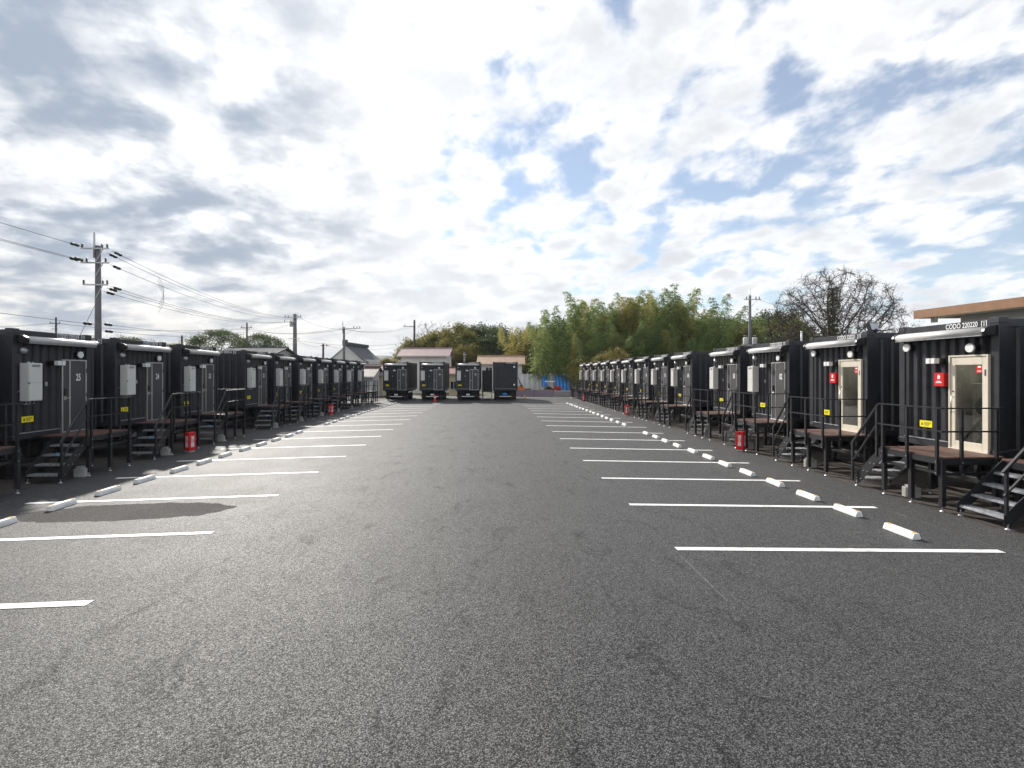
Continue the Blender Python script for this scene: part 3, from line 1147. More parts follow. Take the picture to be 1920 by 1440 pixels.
ROOM = 'container cabins along the drive'
DECK = 'entrance decks with steps'
LX, RX = -11.8, 10.05
RIGHT_Y = [9.55, 13.0, 16.45, 19.9] + [24.65 + 3.52 * k for k in range(9)]
LEFT_Y = [9.47, 12.87, 16.27, 19.62] + [24.5 + 3.36 * k for k in range(7)]
ordinal = ['first', 'second', 'third', 'fourth', 'fifth', 'sixth', 'seventh', 'eighth', 'ninth']
for i, y in enumerate(RIGHT_Y):
    o = (RX, y + W)
    if i == 0:
        lab = 'black cabin with cream glass door, nearest the orange-eaved hall, marked CODO 220220'
        dl = 'black deck with brown boards between the front-facing steps and its own stair, cabin CODO 220220'
    elif i == 1:
        lab = 'black cabin with cream glass door and roof flood lamp, marked CODO 220221'
        dl = 'black deck with brown boards at glass-doored cabin CODO 220221 beside door 02'
    else:
        n = f'{i:02d}'
        place = f'{("", "", "second", "next")[i]} before the wide gap' if i < 4 else f'{ordinal[i - 4]} beyond the wide gap'
        lab = f'black cabin with beige heater box, sunlit door numbered {n}, {place}'
        dl = f'black steel deck at sunlit door {n}, {place}'
    cabin('glass' if i < 2 else 'room', lab, o, -math.pi / 2, None if i < 2 else f'{i:02d}', str(220220 + i), 0.75, False, ROOM)
    deck(dl, o, -math.pi / 2, 0.45, False, DECK)
for i, y in enumerate(LEFT_Y):
    n = str(26 - i)
    o = (LX, y)
    place = f'{("fourth", "third", "second", "next")[i]} before the wide gap' if i < 4 else f'{ordinal[i - 4]} beyond the wide gap'
    deck(f'black steel deck at shaded door {n}, {place}', o, math.pi / 2, 0.0, True, DECK)
    if True:
        cabin('room', f'black cabin with pale grey heater box, shaded door numbered {n}, {place}', o, math.pi / 2, n, str(220220 - i), 0.42, True, ROOM)
# the row across the end of the lot
FY = 49.3
for i, (x0, n) in enumerate(((-10.56, '15'), (-7.03, '14'), (-3.53, '13'))):
    cabin('room', f'black cabin across the lot end, door numbered {n}, {("beside the cream house", "with the red cone before it", "beside the low black shed")[i]}', (x0, FY), 0.0, n, str(220235 + i), 0.42, False, 'container cabins across the end of the lot', -0.215)
bc = cabin('blank', 'black container with plain ribbed end and no door, across the end of the lot', (0.15, FY), 0.0, None, '220240', 0.4, False, 'container cabins across the end of the lot', -0.215)
part('oval_plate', MB().lathe([(0.0, -0.012), (0.30, -0.012), (0.30, 0.012), (0.0, 0.012)], n=20, axis='y'), bc, (1.15, 0.17, -0.38), scale=(1, 1, 0.42), m=M['plate_blue'], label='blue oval plate')

# steps that face the drive, beside cabin CODO 220220, and the cabin they serve
cabin('room', 'black container cabin behind the steps that face the drive', (RX, 6.05 + W), -math.pi / 2, None, '220219', 0.75, False, ROOM)
t = thing('entrance_steps', 'black steel steps with grip treads climbing straight from the drive beside cabin CODO 220220', 'steps', (8.78, 8.22, -0.215))
fs = M['frame_steel']
part('platform', MB().box(0.95, 1.25, -0.95, 0.95, 1.03, 1.06), t, m=M['deck_wood'])
part('platform_frame', MB().box(0.94, 1.0, -0.95, 0.95, 0.90, 1.028).box(1.2, 1.25, -0.95, 0.95, 0.90, 1.028), t, m=fs)
for x, y in ((0.97, -0.9), (0.97, 0.9), (1.22, -0.9), (1.22, 0.9)):
    lg = part('leg', MB().box(x - 0.035, x + 0.035, y - 0.035, y + 0.035, 0.1, 0.9), t, m=fs)
    part('foot', cached('foot', foot_m, M['galvanised']), lg, (x, y, 0.003))


def step_tread():
    b = MB().box(0, 0.23, 0.03, 0.87, -0.038, -0.006)
    for k in range(24):
        y = 0.03 + 0.84 * (k + 0.5) / 24
        for x in (0.015, 0.075, 0.135, 0.195):
            b.box(x, x + 0.028, y - 0.009, y + 0.009, -0.006, 0.008)
    return b


for k in range(4):
    part('tread', cached('step_tread', step_tread, M['galvanised']), t, (0.03 + 0.225 * k, 0, 0.205 * (k + 1)))
for y in (0.015, 0.885):
    s_ = part('stringer', MB().prism([(0, 0.07), (0.12, 0.07), (0.96, 0.80), (0.96, 1.03), (0.88, 1.03), (0, 0.25)], y - 0.006, y + 0.006, 'y'), t, m=fs)
    part('foot', cached('foot', foot_m, M['galvanised']), s_, (0.07, y, 0.003))
    if y > 0.5:
        continue
    s_ = part('stair_rail', MB().bar((-0.02, y, 0.98), (0.96, y, 1.98), 0.045, 0.04).bar((0.0, y, 0.58), (0.96, y, 1.52), 0.03, 0.03)
              .box(0.02, 0.065, y - 0.022, y + 0.022, 0.1, 1.02).box(0.93, 0.975, y - 0.022, y + 0.022, 0.85, 1.97), t, m=fs)


# small service boxes on the ground beside the decks
def svc_box():
    return MB().box(-0.13, 0.13, -0.11, 0.11, 0.0, 0.22).box(-0.10, 0.06, -0.07, 0.07, 0.22, 0.27)


for i, y in enumerate(LEFT_Y):
    single('service_box', cached('svc', svc_box, M['concrete'], 0.01), f'small grey service box on the ground under the steps of door {26 - i}', 'service box',
           (LX + 1.16, y + 0.62, -0.213), 0.1, 'service boxes under the decks')
for i, y in enumerate(RIGHT_Y[:9]):
    who = ('cabin CODO 220220', 'cabin CODO 220221')[i] if i < 2 else f'door {i:02d}'
    single('service_box', cached('svc', svc_box, M['concrete'], 0.01), f'small cream service box on the ground under the deck of {who}' if i > 1 else ('small cream service box under the deck beside the front-facing steps', 'small cream service box under the deck of the second glass-doored cabin')[i], 'service box',
           (RX - 0.95, y + 0.95, -0.213), -0.1, 'service boxes under the decks')


# red extinguisher cabinets standing before the decks
def cab_body():
    return MB().prism([(-0.13, 0.06), (0.13, 0.06), (0.13, 0.62), (0.10, 0.68), (-0.10, 0.68), (-0.13, 0.62)], -0.10, 0.10, 'y')


for x, y, rz, lab in ((-10.2, 17.45, 1.2, 'red extinguisher cabinet standing between the steps of doors 24 and 23'),
                      (-10.3, 32.7, 1.2, 'red extinguisher cabinet standing before the shaded row beyond the wide gap'),
                      (8.6, 16.95, -0.9, 'red extinguisher cabinet standing at the steps of door 02'),
                      (8.6, 31.4, -0.9, 'red extinguisher cabinet standing before door 06 in the sunlit row'),
                      (8.75, 47.0, -0.9, 'red extinguisher cabinet standing at the far end of the sunlit row')):
    t = thing('extinguisher_cabinet', lab, 'extinguisher', (x, y, gz(x, y) + 0.004), rz, 'extinguisher cabinets')
    b = part('body', cached('cab_body', cab_body, M['signal_red'], 0.01), t)
    part('lettering', text_mesh('消\n火\n器', 0.15, 0.9, 'CENTER', 0.003, 0.8), b, (0, -0.103, 0.36), m=M['lettering'])
    part('lettering', text_mesh('消\n火\n器', 0.15, 0.9, 'CENTER', 0.003, 0.8), b, (-0.133, 0, 0.36), (0, 0, -math.pi / 2), m=M['lettering'])
    part('lettering', text_mesh('消\n火\n器', 0.15, 0.9, 'CENTER', 0.003, 0.8), b, (0.133, 0, 0.36), (0, 0, math.pi / 2), m=M['lettering'])
    part('base', cached('cab_base', lambda: MB().box(-0.10, 0.10, -0.085, 0.085, 0, 0.06), M['concrete'], 0.006), t)
    part('handle', cached('cab_handle', lambda: MB().box(-0.03, 0.03, -0.112, -0.1, 0.60, 0.63), M['black_plastic']), t)

# flood lamp on the roof of cabin CODO 220221
t = thing('flood_lamp', 'black flood lamp bolted on the roof of cabin CODO 220221', 'lamp', (RX + 0.5, 13.35, 3.535), 0.3)
part('housing', MB().box(-0.17, 0.17, -0.05, 0.05, 0.10, 0.34), t, m=M['black_plastic'], rot=(math.radians(-20), 0, 0))
part('lens', MB().box(-0.15, 0.15, -0.058, -0.05, 0.12, 0.32), t, m=M['galvanised'], rot=(math.radians(-20), 0, 0))
part('bracket', MB().box(-0.03, 0.03, -0.03, 0.03, 0, 0.16), t, m=M['frame_steel'])
for y, z0, hh, lab in ((20.9, 3.535, 0.7, 'thin white vent pipe on the roof of cabin 03'),):
    single('vent_pipe', MB().tube((0, 0, 0), (0, 0, hh), 0.035, n=10).tube((0, 0, hh), (0, 0, hh + 0.04), 0.05, n=10), lab, 'vent pipe', (RX + 3.2, y, z0), m=M['white_plastic'])

# low dark shelter with silver steps between the end cabins
t = thing('equipment_shelter', 'low black shed between the end cabins with a pale deck', 'shed', (-0.95, 52.2, -0.215))
part('wall', corr(0.0, 1.05, 0.85, 3.0, 0, 0.04, 0.17), t, m=M['black_steel'])
part('body', MB().box(0.0, 1.05, 0.06, 2.0, 0.85, 3.0), t, m=M['chassis_steel'])
part('deck', MB().box(-0.02, 1.07, -1.4, 0.05, 0.80, 0.86), t, m=M['deck_wood'])
for x in (0.05, 1.0):
    for y in (-1.3, 1.9):
        part('leg', MB().box(x - 0.04, x + 0.04, y - 0.04, y + 0.04, 0, 0.8), t, m=M['frame_steel'])
t = thing('access_steps', 'silver steps between the end cabins leading to the low black shed', 'steps', (-0.92, 49.6, -0.215))
for k in range(3):
    part('tread', MB().box(0.05, 0.95, k * 0.26, k * 0.26 + 0.26, 0.20 * (k + 1), 0.20 * (k + 1) + 0.03), t, m=M['galvanised'])
for x in (0.02, 0.98):
    part('stringer', MB().prism([(-0.05, 0), (0.15, 0), (0.9, 0.72), (0.9, 0.85), (0.75, 0.85), (-0.05, 0.2)], x - 0.01, x + 0.01, 'x'), t, m=M['galvanised'])


# cones
def cone_m():
    return MB().lathe([(0.17, 0.03), (0.165, 0.05), (0.035, 0.68), (0.02, 0.70)], n=18).box(-0.20, 0.20, -0.20, 0.20, 0, 0.032)


for x, y, lab, mm, sc in ((-5.4, 48.4, 'red cone with white band before the end cabin numbered 14', 'signal_red', 1.0), (3.6, 54.0, 'small amber cone beside the plain ribbed container', 'reflector_amber', 0.6)):
    t = thing('traffic_cone', lab, 'cone', (x, y, -0.211))
    part('cone_body', cached('cone' + mm, cone_m, M[mm]), t, scale=(sc, sc, sc))
    part('band', cached('cone_band', lambda: MB().lathe([(0.118, 0.30), (0.088, 0.45)], n=18), M['white_plastic']), t, scale=(sc, sc, sc))

# ------------------------------------------------------------------ fence, farm and houses beyond the lot
mat('fence_mauve', (0.46, 0.38, 0.46), 0.6, var=0.2)
mat('film', (0.90, 0.90, 0.88), 0.35, var=0.15, scale=1.2, bump=0.3, bscale=4)
mat('blue_tarp', (0.05, 0.27, 0.75), 0.4, var=0.3, scale=2, bump=0.6, bscale=5)
mat('farm_red', (0.42, 0.03, 0.02), 0.4)
mat('digger_orange', (0.62, 0.17, 0.02), 0.4)
mat('roof_maroon', (0.36, 0.25, 0.25), 0.5, var=0.15, scale=1.5)
mat('roof_red', (0.20, 0.05, 0.055), 0.6)
mat('roof_tan', (0.40, 0.27, 0.19), 0.6, var=0.15, scale=1.5)
mat('roof_grey', (0.075, 0.08, 0.092), 0.75, var=0.25, scale=2, bump=0.4, bscale=8)
mat('roof_brown', (0.085, 0.06, 0.05), 0.6, var=0.2, scale=2)
mat('plaster_white', (0.66, 0.65, 0.63), 0.8, var=0.08, scale=1.2)
mat('plaster_cream', (0.55, 0.46, 0.32), 0.8, var=0.1, scale=1.2)
mat('plaster_grey', (0.55, 0.55, 0.55), 0.8, var=0.06, scale=0.8)
mat('fascia_orange', (0.30, 0.155, 0.08), 0.55, var=0.12, scale=3)
mat('window_dark', (0.03, 0.035, 0.04), 0.1, var=0.1)
mat('forest', (0.045, 0.065, 0.04), 0.95, var=0.3, scale=0.02)

_f = MATS['film'].node_tree
_tr, _mx = _f.nodes.new('ShaderNodeBsdfTranslucent'), _f.nodes.new('ShaderNodeMixShader')
_tr.inputs[0].default_value = (0.93, 0.93, 0.91, 1)
_mx.inputs[0].default_value = 0.55
_f.links.new(_f.nodes['Principled BSDF'].outputs[0], _mx.inputs[1])
_f.links.new(_tr.outputs[0], _mx.inputs[2])
_f.links.new(_mx.outputs[0], _f.nodes['Material Output'].inputs[0])


def fence_panel(w=2.2, h=0.80):
    b = MB()
    b.box(0, w, 0.014, 0.022, 0.05, h - 0.04)
    b.box(0, w, -0.012, 0.012, h - 0.03, h)
    b.box(0, w, -0.012, 0.012, 0.04, 0.07)
    n = 14
    for s_ in (1, -1):
        for k in range(-5, n + 5):
            x0 = k * w / n
            x1 = x0 + s_ * (h - 0.1)
            za, zb = 0.07, h - 0.03
            if x0 < 0 or x0 > w or x1 < 0 or x1 > w:
                def cut(x):
                    return za + (zb - za) * (x - x0) / (x1 - x0)
                lo, hi = min(x0, x1), max(x0, x1)
                if hi <= 0 or lo >= w:
                    continue
                c0, c1 = max(lo, 0), min(hi, w)
                b.bar((c0, 0.004 * s_, cut(c0)), (c1, 0.004 * s_, cut(c1)), 0.008, 0.045, (0, 1, 0))
            else:
                b.bar((x0, 0.004 * s_, za), (x1, 0.004 * s_, zb), 0.008, 0.045, (0, 1, 0))
    return b


t = thing('lattice_fence', 'low mauve lattice fence along the end of the lot beside the tunnel house', 'fence', (2.75, 58.2, -0.25))
for k in (0, 1, 3):
    part('lattice_panel', cached('fence_panel', fence_panel, M['fence_mauve']), t, (k * 2.25 + (0.1 if k == 3 else 0), 0, 0))
for k in range(5):
    part('post', cached('fence_post', lambda: MB().box(-0.03, 0.03, -0.03, 0.03, 0, 0.86), M['wood_pole']), t, (k * 2.25 - 0.02, 0.05, 0))
part('rail_board', MB().box(-0.1, 9.1, 0.02, 0.06, 0.02, 0.16), t, m=M['roof_maroon'])
t = thing('low_wall', 'pale low concrete wall closing the gap in the lattice fence', 'wall', (7.28, 58.25, -0.25))
part('wall', MB().box(0, 2.2, -0.06, 0.06, 0, 0.62), t, m=M['concrete'])
part('coping', MB().box(-0.02, 2.22, -0.09, 0.09, 0.62, 0.68), t, m=M['plaster_white'])

# tunnel greenhouse
t = thing('tunnel_greenhouse', 'long white film tunnel greenhouse with blue tarpaulin over its side', 'greenhouse', (1.2, 74.0, -0.26))
R_, LEN = 3.1, 12.4


def hoop(r, h, a0=0, a1=math.pi, n=14):
    return [(-r * math.cos(a0 + (a1 - a0) * i / n), h * math.sin(a0 + (a1 - a0) * i / n)) for i in range(n + 1)]


def skin(prof, x0, x1, segs, wob=0.0, seed=1):
    b = MB()
    r = random.Random(seed)
    rows = []
    for i in range(segs + 1):
        x = x0 + (x1 - x0) * i / segs
        sag = 0.0 if i % 2 == 0 else wob
        rows.append([(x, y * (1 - sag), z * (1 - sag)) for y, z in prof])
    for i in range(segs):
        for j in range(len(prof) - 1):
            b.face([rows[i][j], rows[i + 1][j], rows[i + 1][j + 1], rows[i][j + 1]])
    return b


part('film_cover', skin(hoop(R_, 2.75), 0, LEN, 36, 0.05), t, m=M['film'])
part('end_wall', MB().face([(LEN, y, z) for y, z in hoop(R_, 2.72)]).face([(0, y, z) for y, z in hoop(R_, 2.72)]), t, m=M['film'])
for k in range(19):
    pr = hoop(R_ * 1.012, 2.79)
    b = MB()
    for p, q in zip(pr[:-1], pr[1:]):
        b.tube((LEN * k / 18, p[0], p[1]), (LEN * k / 18, q[0], q[1]), 0.03, n=5, caps=False)
    part('hoop', b, t, m=M['galvanised'])
part('blue_tarpaulin', skin(hoop(R_ * 1.03, 2.84, 0.30, 1.05, 8), 6.0, 6.9, 6, 0.02), t, m=M['blue_tarp'])
part('blue_tarpaulin', skin(hoop(R_ * 1.03, 2.84, 0.10, 1.15, 8), 7.9, 9.9, 8, 0.03), t, m=M['blue_tarp'])
part('side_curtain', MB().box(0.2, 4.4, -R_ - 0.05, -R_ - 0.03, 0, 0.55), t, m=M['roof_brown'])

t = thing('farm_tractor', 'small dark red tractor with canopy parked before the tunnel greenhouse', 'tractor', (7.1, 66.0, -0.26), 0.0)
part('hood', MB().prism([(1.15, 0.55), (2.1, 0.50), (2.15, 0.80), (2.0, 1.02), (1.15, 1.08)], -0.30, 0.30, 'y'), t, m=M['farm_red'])
part('body', MB().box(0.15, 1.2, -0.45, 0.45, 0.42, 0.78), t, m=M['farm_red'])
part('seat', MB().box(0.35, 0.75, -0.22, 0.22, 0.78, 0.90).box(0.30, 0.38, -0.22, 0.22, 0.9, 1.15), t, m=M['black_plastic'])
part('canopy', MB().box(0.1, 1.25, -0.5, 0.5, 1.62, 1.68), t, m=M['white_plastic'])
for x in (0.15, 1.2):
    for y in (-0.44, 0.44):
        part('canopy_post', MB().box(x - 0.02, x + 0.02, y - 0.02, y + 0.02, 0.75, 1.62), t, m=M['frame_steel'])
for x, r, yy in ((0.45, 0.50, 0.55), (1.85, 0.32, 0.45)):
    for s_ in (-1, 1):
        w = part('wheel', MB().lathe([(r * .55, -0.1), (r, -0.1), (r, 0.1), (r * .55, 0.1)], n=18, axis='y'), t, (x, s_ * yy, r), m=M['rubber'])
        part('rim', MB().lathe([(r * .54, -0.08), (0.06, -0.05), (0.06, 0.05), (r * .54, 0.08)], n=14, axis='y'), w, m=M['cream_frame'])
t = thing('mini_digger', 'small orange digger with its black arm raised behind the lattice fence', 'digger', (3.9, 66.0, -0.26))
for y in (-0.4, 0.4):
    part('track', MB().prism([(-0.6, 0.12), (-0.45, 0.0), (0.55, 0.0), (0.7, 0.12), (0.7, 0.28), (0.55, 0.38), (-0.45, 0.38), (-0.6, 0.28)], y - 0.12, y + 0.12, 'y'), t, m=M['rubber'])
part('house', MB().prism([(-0.55, 0.42), (0.5, 0.42), (0.5, 0.75), (0.2, 0.95), (-0.4, 1.05), (-0.55, 0.9)], -0.42, 0.42, 'y'), t, m=M['digger_orange'])
part('seat', MB().box(-0.15, 0.15, -0.2, 0.2, 0.95, 1.15), t, m=M['black_plastic'])
part('arm', MB().bar((0.45, 0, 0.6), (-0.15, 0, 1.55), 0.12, 0.14).bar((-0.15, 0, 1.55), (-0.35, 0, 2.2), 0.1, 0.11), t, m=M['frame_steel'])


def house(name, label, u0, u1, vr, ve, d, depth, wall_m, roof_m, ridge_in=0.0, over=0.45, wall_in=0.5, seams=0, windows=()):
    """side-gabled house: ridge along the picture, roof top at row vr, eave at ve"""
    a, b_ = at(u0, ve, d), at(u1, ve, d)
    w = (b_ - a).length
    ang = math.atan2(b_.y - a.y, b_.x - a.x)
    gzv = -0.26
    t = thing(name, label, 'house', (a.x, a.y, gzv), ang)
    ze = a.z - gzv
    zr = at(u0, vr, d + depth / 2).z - gzv
    part('wall', MB().box(wall_in, w - wall_in, over, depth - over, 0, ze + 0.05)
         .prism([(over, ze + 0.05), (depth - over, ze + 0.05), (depth / 2, zr - 0.12)], wall_in, w - wall_in, 'x'), t, m=wall_m)
    rf = MB()
    th = 0.10
    rf.prism([(0, ze), (depth / 2, zr), (depth, ze), (depth, ze - th), (depth / 2, zr - th), (0, ze - th)], 0, w, 'x')
    r = part('roof', rf, t, m=roof_m)
    part('ridge_cap', MB().box(-0.05, w + 0.05, depth / 2 - 0.12, depth / 2 + 0.12, zr - 0.02, zr + 0.10), r, m=roof_m)
    if seams:
        sb = MB()
        for k in range(seams + 1):
            x = w * k / seams
            sb.bar((min(max(x, .03), w - .03), 0.01, ze + 0.02), (min(max(x, .03), w - .03), depth / 2, zr + 0.02), 0.06, 0.05)
        part('seams', sb, r, m=roof_m, kind='stuff')
    part('gutter', MB().box(0, w, -0.07, -0.005, ze - 0.11, ze - 0.02), r, m=M['plaster_white'])
    for (x0, x1, z0, z1) in windows:
        wd = part('window', MB().box(x0, x1, over - 0.03, over + 0.02, z0, z1), t, m=M['window_dark'])
        part('frame', MB().box(x0 - 0.05, x1 + 0.05, over - 0.05, over - 0.031, z0 - 0.05, z0).box(x0 - 0.05, x1 + 0.05, over - 0.05, over - 0.031, z1, z1 + 0.05)
             .box((x0 + x1) / 2 - 0.03, (x0 + x1) / 2 + 0.03, over - 0.05, over - 0.031, z0, z1), wd, m=M['aluminium'])
    return t


house('house', 'white house with maroon ribbed metal roof behind end cabins 15 and 14', 744, 843, 653, 667, 68, 6.5, M['plaster_white'], M['roof_maroon'], wall_in=0.5, seams=22, windows=((1.2, 2.6, 1.1, 2.2), (4.4, 5.8, 1.1, 2.2)))
house('house', 'cream house with pinkish ribbed roof between the shaded row and end cabin 15', 668, 722, 684, 702, 60, 6.0, M['plaster_cream'], M['roof_maroon'], wall_in=0.4, seams=12, windows=((0.8, 1.9, 0.9, 1.9),))
house('house', 'low house with tan roof behind the gap between end cabin 13 and the plain container', 893, 985, 667, 682, 74, 6.0, M['plaster_white'], M['roof_tan'], wall_in=0.5, seams=0, windows=((1.4, 2.3, 2.5, 3.6),))
house('house', 'small house with dark red roof between end cabins 14 and 13', 838, 862, 689, 700, 62, 5.0, M['plaster_cream'], M['roof_red'], wall_in=0.2, windows=((0.4, 1.2, 0.8, 1.7),))
house('house', 'long house with grey tiled roof behind cabins 23 and 22', 396, 512, 652, 666, 52, 7.0, M['plaster_grey'], M['roof_grey'], wall_in=0.5, seams=26)
house('house', 'low house with dark brown roof beside the last shaded cabin', 650, 702, 688, 706, 57, 5.5, M['plaster_grey'], M['roof_brown'], wall_in=0.3, windows=((0.6, 1.6, 0.6, 1.6),))

# temple roof: hipped and gabled, curved sides
a = at(648, 700, 82)
t = thing('temple_hall', 'temple hall with large dark tiled roof and white gable', 'temple', (a.x, a.y, -0.26), math.radians(-8))
zt = at(648, 646, 82).z + 0.26
rf = MB()
hw, dep = 3.4, 9.0                       # half width of the gable, length of the ridge
prof = [(0.0, zt), (-0.6, zt - 0.62), (-1.5, zt - 1.45), (-2.6, zt - 2.2), (-3.9, zt - 2.85)]
for s_ in (-1, 1):
    for (x0, z0), (x1, z1) in zip(prof[:-1], prof[1:]):
        rf.face([(s_ * x0, 0, z0), (s_ * x1, 0, z1), (s_ * x1, dep, z1), (s_ * x0, dep, z0)])
        rf.face([(s_ * x0, 0, z0 - .18), (s_ * x1, 0, z1 - .18), (s_ * x1, 0, z1), (s_ * x0, 0, z0)])
lo = zt - 2.85
rf.prism([(-3.9, lo), (3.9, lo), (3.9, lo - 0.15), (-3.9, lo - 0.15)], 0, dep, 'y')
roof = part('roof', rf, t, m=M['roof_grey'])
sk = MB()
for (ax, ay), (bx, by), (cx, cy), (ex, ey) in (((-3.9, 0), (3.9, 0), (5.4, -1.6), (-5.4, -1.6)), ((3.9, 0), (3.9, dep), (5.4, dep + 1.6), (5.4, -1.6)), ((-3.9, dep), (-3.9, 0), (-5.4, -1.6), (-5.4, dep + 1.6)), ((3.9, dep), (-3.9, dep), (-5.4, dep + 1.6), (5.4, dep + 1.6))):
    sk.face([(ax, ay, lo - 0.02), (bx, by, lo - 0.02), (cx, cy, lo - 0.9), (ex, ey, lo - 0.9)])
    sk.face([(cx, cy, lo - 1.08), (ex, ey, lo - 1.08), (ex, ey, lo - 0.9), (cx, cy, lo - 0.9)])
part('skirt_roof', sk, roof, m=M['roof_grey'])
part('ridge', MB().box(-0.28, 0.28, -0.25, dep + 0.25, zt - 0.1, zt + 0.42).box(-0.42, 0.42, -0.32, -0.1, zt - 0.15, zt + 0.75), roof, m=M['roof_grey'])
part('bargeboard', MB().bar((0, -0.06, zt - 0.25), (-2.6, -0.06, zt - 2.4), 0.08, 0.22, (0, 1, 0)).bar((0, -0.06, zt - 0.25), (2.6, -0.06, zt - 2.4), 0.08, 0.22, (0, 1, 0)), roof, m=M['plaster_grey'])
part('gable', MB().face([(-3.4, 0.05, lo), (3.4, 0.05, lo), (2.2, 0.05, zt - 2.05), (1.2, 0.05, zt - 1.3), (0, 0.05, zt - 0.3), (-1.2, 0.05, zt - 1.3), (-2.2, 0.05, zt - 2.05)]), t, m=M['plaster_white'])
part('wall', MB().box(-4.3, 4.3, -0.4, dep + 0.4, 0, lo - 0.3), t, m=M['plaster_white'])

# building with the orange eave behind the sunlit row
a = at(1714, 597, 26.0)
t = thing('hall_building', 'large pale hall with orange eave board behind cabin CODO 220220', 'building', (a.x, a.y, -0.26), math.radians(7.4))
zb = a.z + 0.26
YB, XB = -24.0, 16.0
part('wall', MB().box(1.25, XB, YB, -1.3, 0, zb + 0.35), t, m=M['plaster_grey'])
part('roof', MB().prism([(0.02, zb + 0.34), (XB / 2, zb + 0.62), (XB, zb + 0.34), (XB, zb + 0.16), (XB / 2, zb + 0.44), (0.02, zb + 0.16)], YB, 0, 'y'), t, m=M['roof_grey'])
part('fascia', MB().box(-0.02, 0.03, YB, 0.02, zb - 0.02, zb + 0.40), t, m=M['fascia_orange'])
part('fascia', MB().prism([(0.031, zb - 0.02), (XB / 2, zb + 0.2), (XB, zb - 0.02), (XB, zb + 0.40), (XB / 2, zb + 0.62), (0.031, zb + 0.40)], -0.03, 0.02, 'y'), t, m=M['fascia_orange'])
part('soffit', MB().box(0.031, 1.25, YB, -0.031, zb + 0.02, zb + 0.06), t, m=M['plaster_grey'])
part('bracket', MB().box(0.55, 0.75, -0.6, -0.4, zb - 0.25, zb + 0.02), t, m=M['plaster_white'])
for y in (-6, -12, -18):
    part('joint', MB().box(1.235, 1.25, y - 0.015, y + 0.015, 0.5, zb), t, m=M['roof_brown'])


# ------------------------------------------------------------------ poles and wires
def pole(name, label, u, v, d, arms=(), r=0.16, mm='pole_concrete', mast=0.0, cans=0, steps=False, cat='utility pole'):
    """arms: (metres below the top, half length, offset, insulators)"""
    top = at(u, v, d)
    h = top.z + 0.26
    t = thing(name, label, cat, (top.x, top.y, -0.26), math.atan2(-top.x, top.y) * -1 * 0.0, 'utility poles')
    hp = h - mast
    part('pole', MB().tube((0, 0, 0), (0, 0, hp), r * 1.25, r * 0.85, 12), t, m=M[mm])
    if mast:
        part('mast', MB().tube((-0.12, -r, hp - 0.9), (-0.12, -r, h), 0.07, 0.06, 8), t, m=M['galvanised'])
    for (dn, hl, off, ins) in arms:
        z = h - dn
        ar = part('crossarm', MB().box(off - hl, off + hl, -r - 0.10, -r - 0.0, z - 0.045, z + 0.045).bar((off + hl * 0.6, -r - 0.05, z), (0, -r, z - 0.9), 0.04, 0.04), t, m=M['galvanised'] if mm != 'wood_pole' else M['wood_pole'])
        for x in ins:
            b = MB()
            for k in range(4):
                b.lathe([(0.03, 0.0), (0.085, 0.03), (0.03, 0.07)], (off + x, -r - 0.05, z + 0.05 + 0.07 * k), 8)
            part('insulator', b, ar, m=M['insulator'])
    for k in range(cans):
        x = (-0.55, 0.55)[k % 2]
        cn = part('transformer', MB().lathe([(0.02, 0), (0.24, 0.0), (0.26, 0.06), (0.26, 0.78), (0.20, 0.86), (0.02, 0.88)], (x, -0.05, h - (6.5 if mast else 2.0)), 14), t, m=M['plaster_grey'])
        part('bushing', MB().tube((x - 0.1, -0.05, h - (5.65 if mast else 1.15)), (x - 0.1, -0.05, h - (5.4 if mast else 0.9)), 0.04).tube((x + 0.1, -0.05, h - (5.65 if mast else 1.15)), (x + 0.1, -0.05, h - (5.4 if mast else 0.9)), 0.04), cn, m=M['insulator'])
    if cans and mast:
        part('platform', MB().box(-0.95, 0.95, -0.18, 0.10, h - 6.62, h - 6.5), t, m=M['galvanised'])
    if steps:
        b = MB()
        for k in range(14):
            z = 4.5 + 0.45 * k
            if z < hp - 1:
                s_ = (-1, 1)[k % 2]
                b.tube((s_ * r * 0.9, 0, z), (s_ * (r + 0.14), 0, z), 0.012, n=5)
        part('climbing_steps', b, t, m=M['galvanised'])
    return top


p1 = pole('utility_pole', 'tall grey concrete utility pole with three crossarms behind cabin 25', 184, 437, 35.5,
          ((1.15, 0.95, -0.05, (-0.85, 0.5, 0.85)), (2.15, 0.95, -0.05, (-0.85, -0.55, 0.75)), (3.70, 0.85, 0.0, (-0.8, 0.5, 0.8))), 0.19, mast=0.9, steps=True)
p2 = pole('utility_pole', 'dark utility pole with transformer and lopsided crossarm behind cabins 20 and 19', 553, 589, 80,
          ((0.55, 1.3, -0.2, (-1.2, -0.7, 0.8, 1.2)), (1.3, 0.7, -0.9, (-0.6,)), (3.9, 0.8, 0.0, ())), 0.30, 'pole_concrete', 0, 1)
p3 = pole('utility_pole', 'slim pole with one sideways arm of insulators before the temple roof', 645, 603, 72, ((1.0, 1.25, 1.15, (0.3, 0.75, 1.15)),), 0.17, mast=0.8)
p4 = pole('utility_pole', 'small far pole with two short crossarms beyond cabin 25', 105, 595, 90, ((1.1, 0.9, 0, (-0.8, 0.8)), (2.1, 0.5, 0, ())), 0.16, 'wood_pole')
p5 = pole('utility_pole', 'far pole standing before the second round-topped tree', 463, 605, 88, ((0.9, 1.0, 0, (-0.8, 0.8)),), 0.15, 'wood_pole')
p6 = pole('utility_pole', 'short dark pole between cabin 23 and the first round-topped tree', 341, 629, 100, ((0.5, 0.6, 0, ()), (1.1, 0.5, 0, ())), 0.2, 'wood_pole')
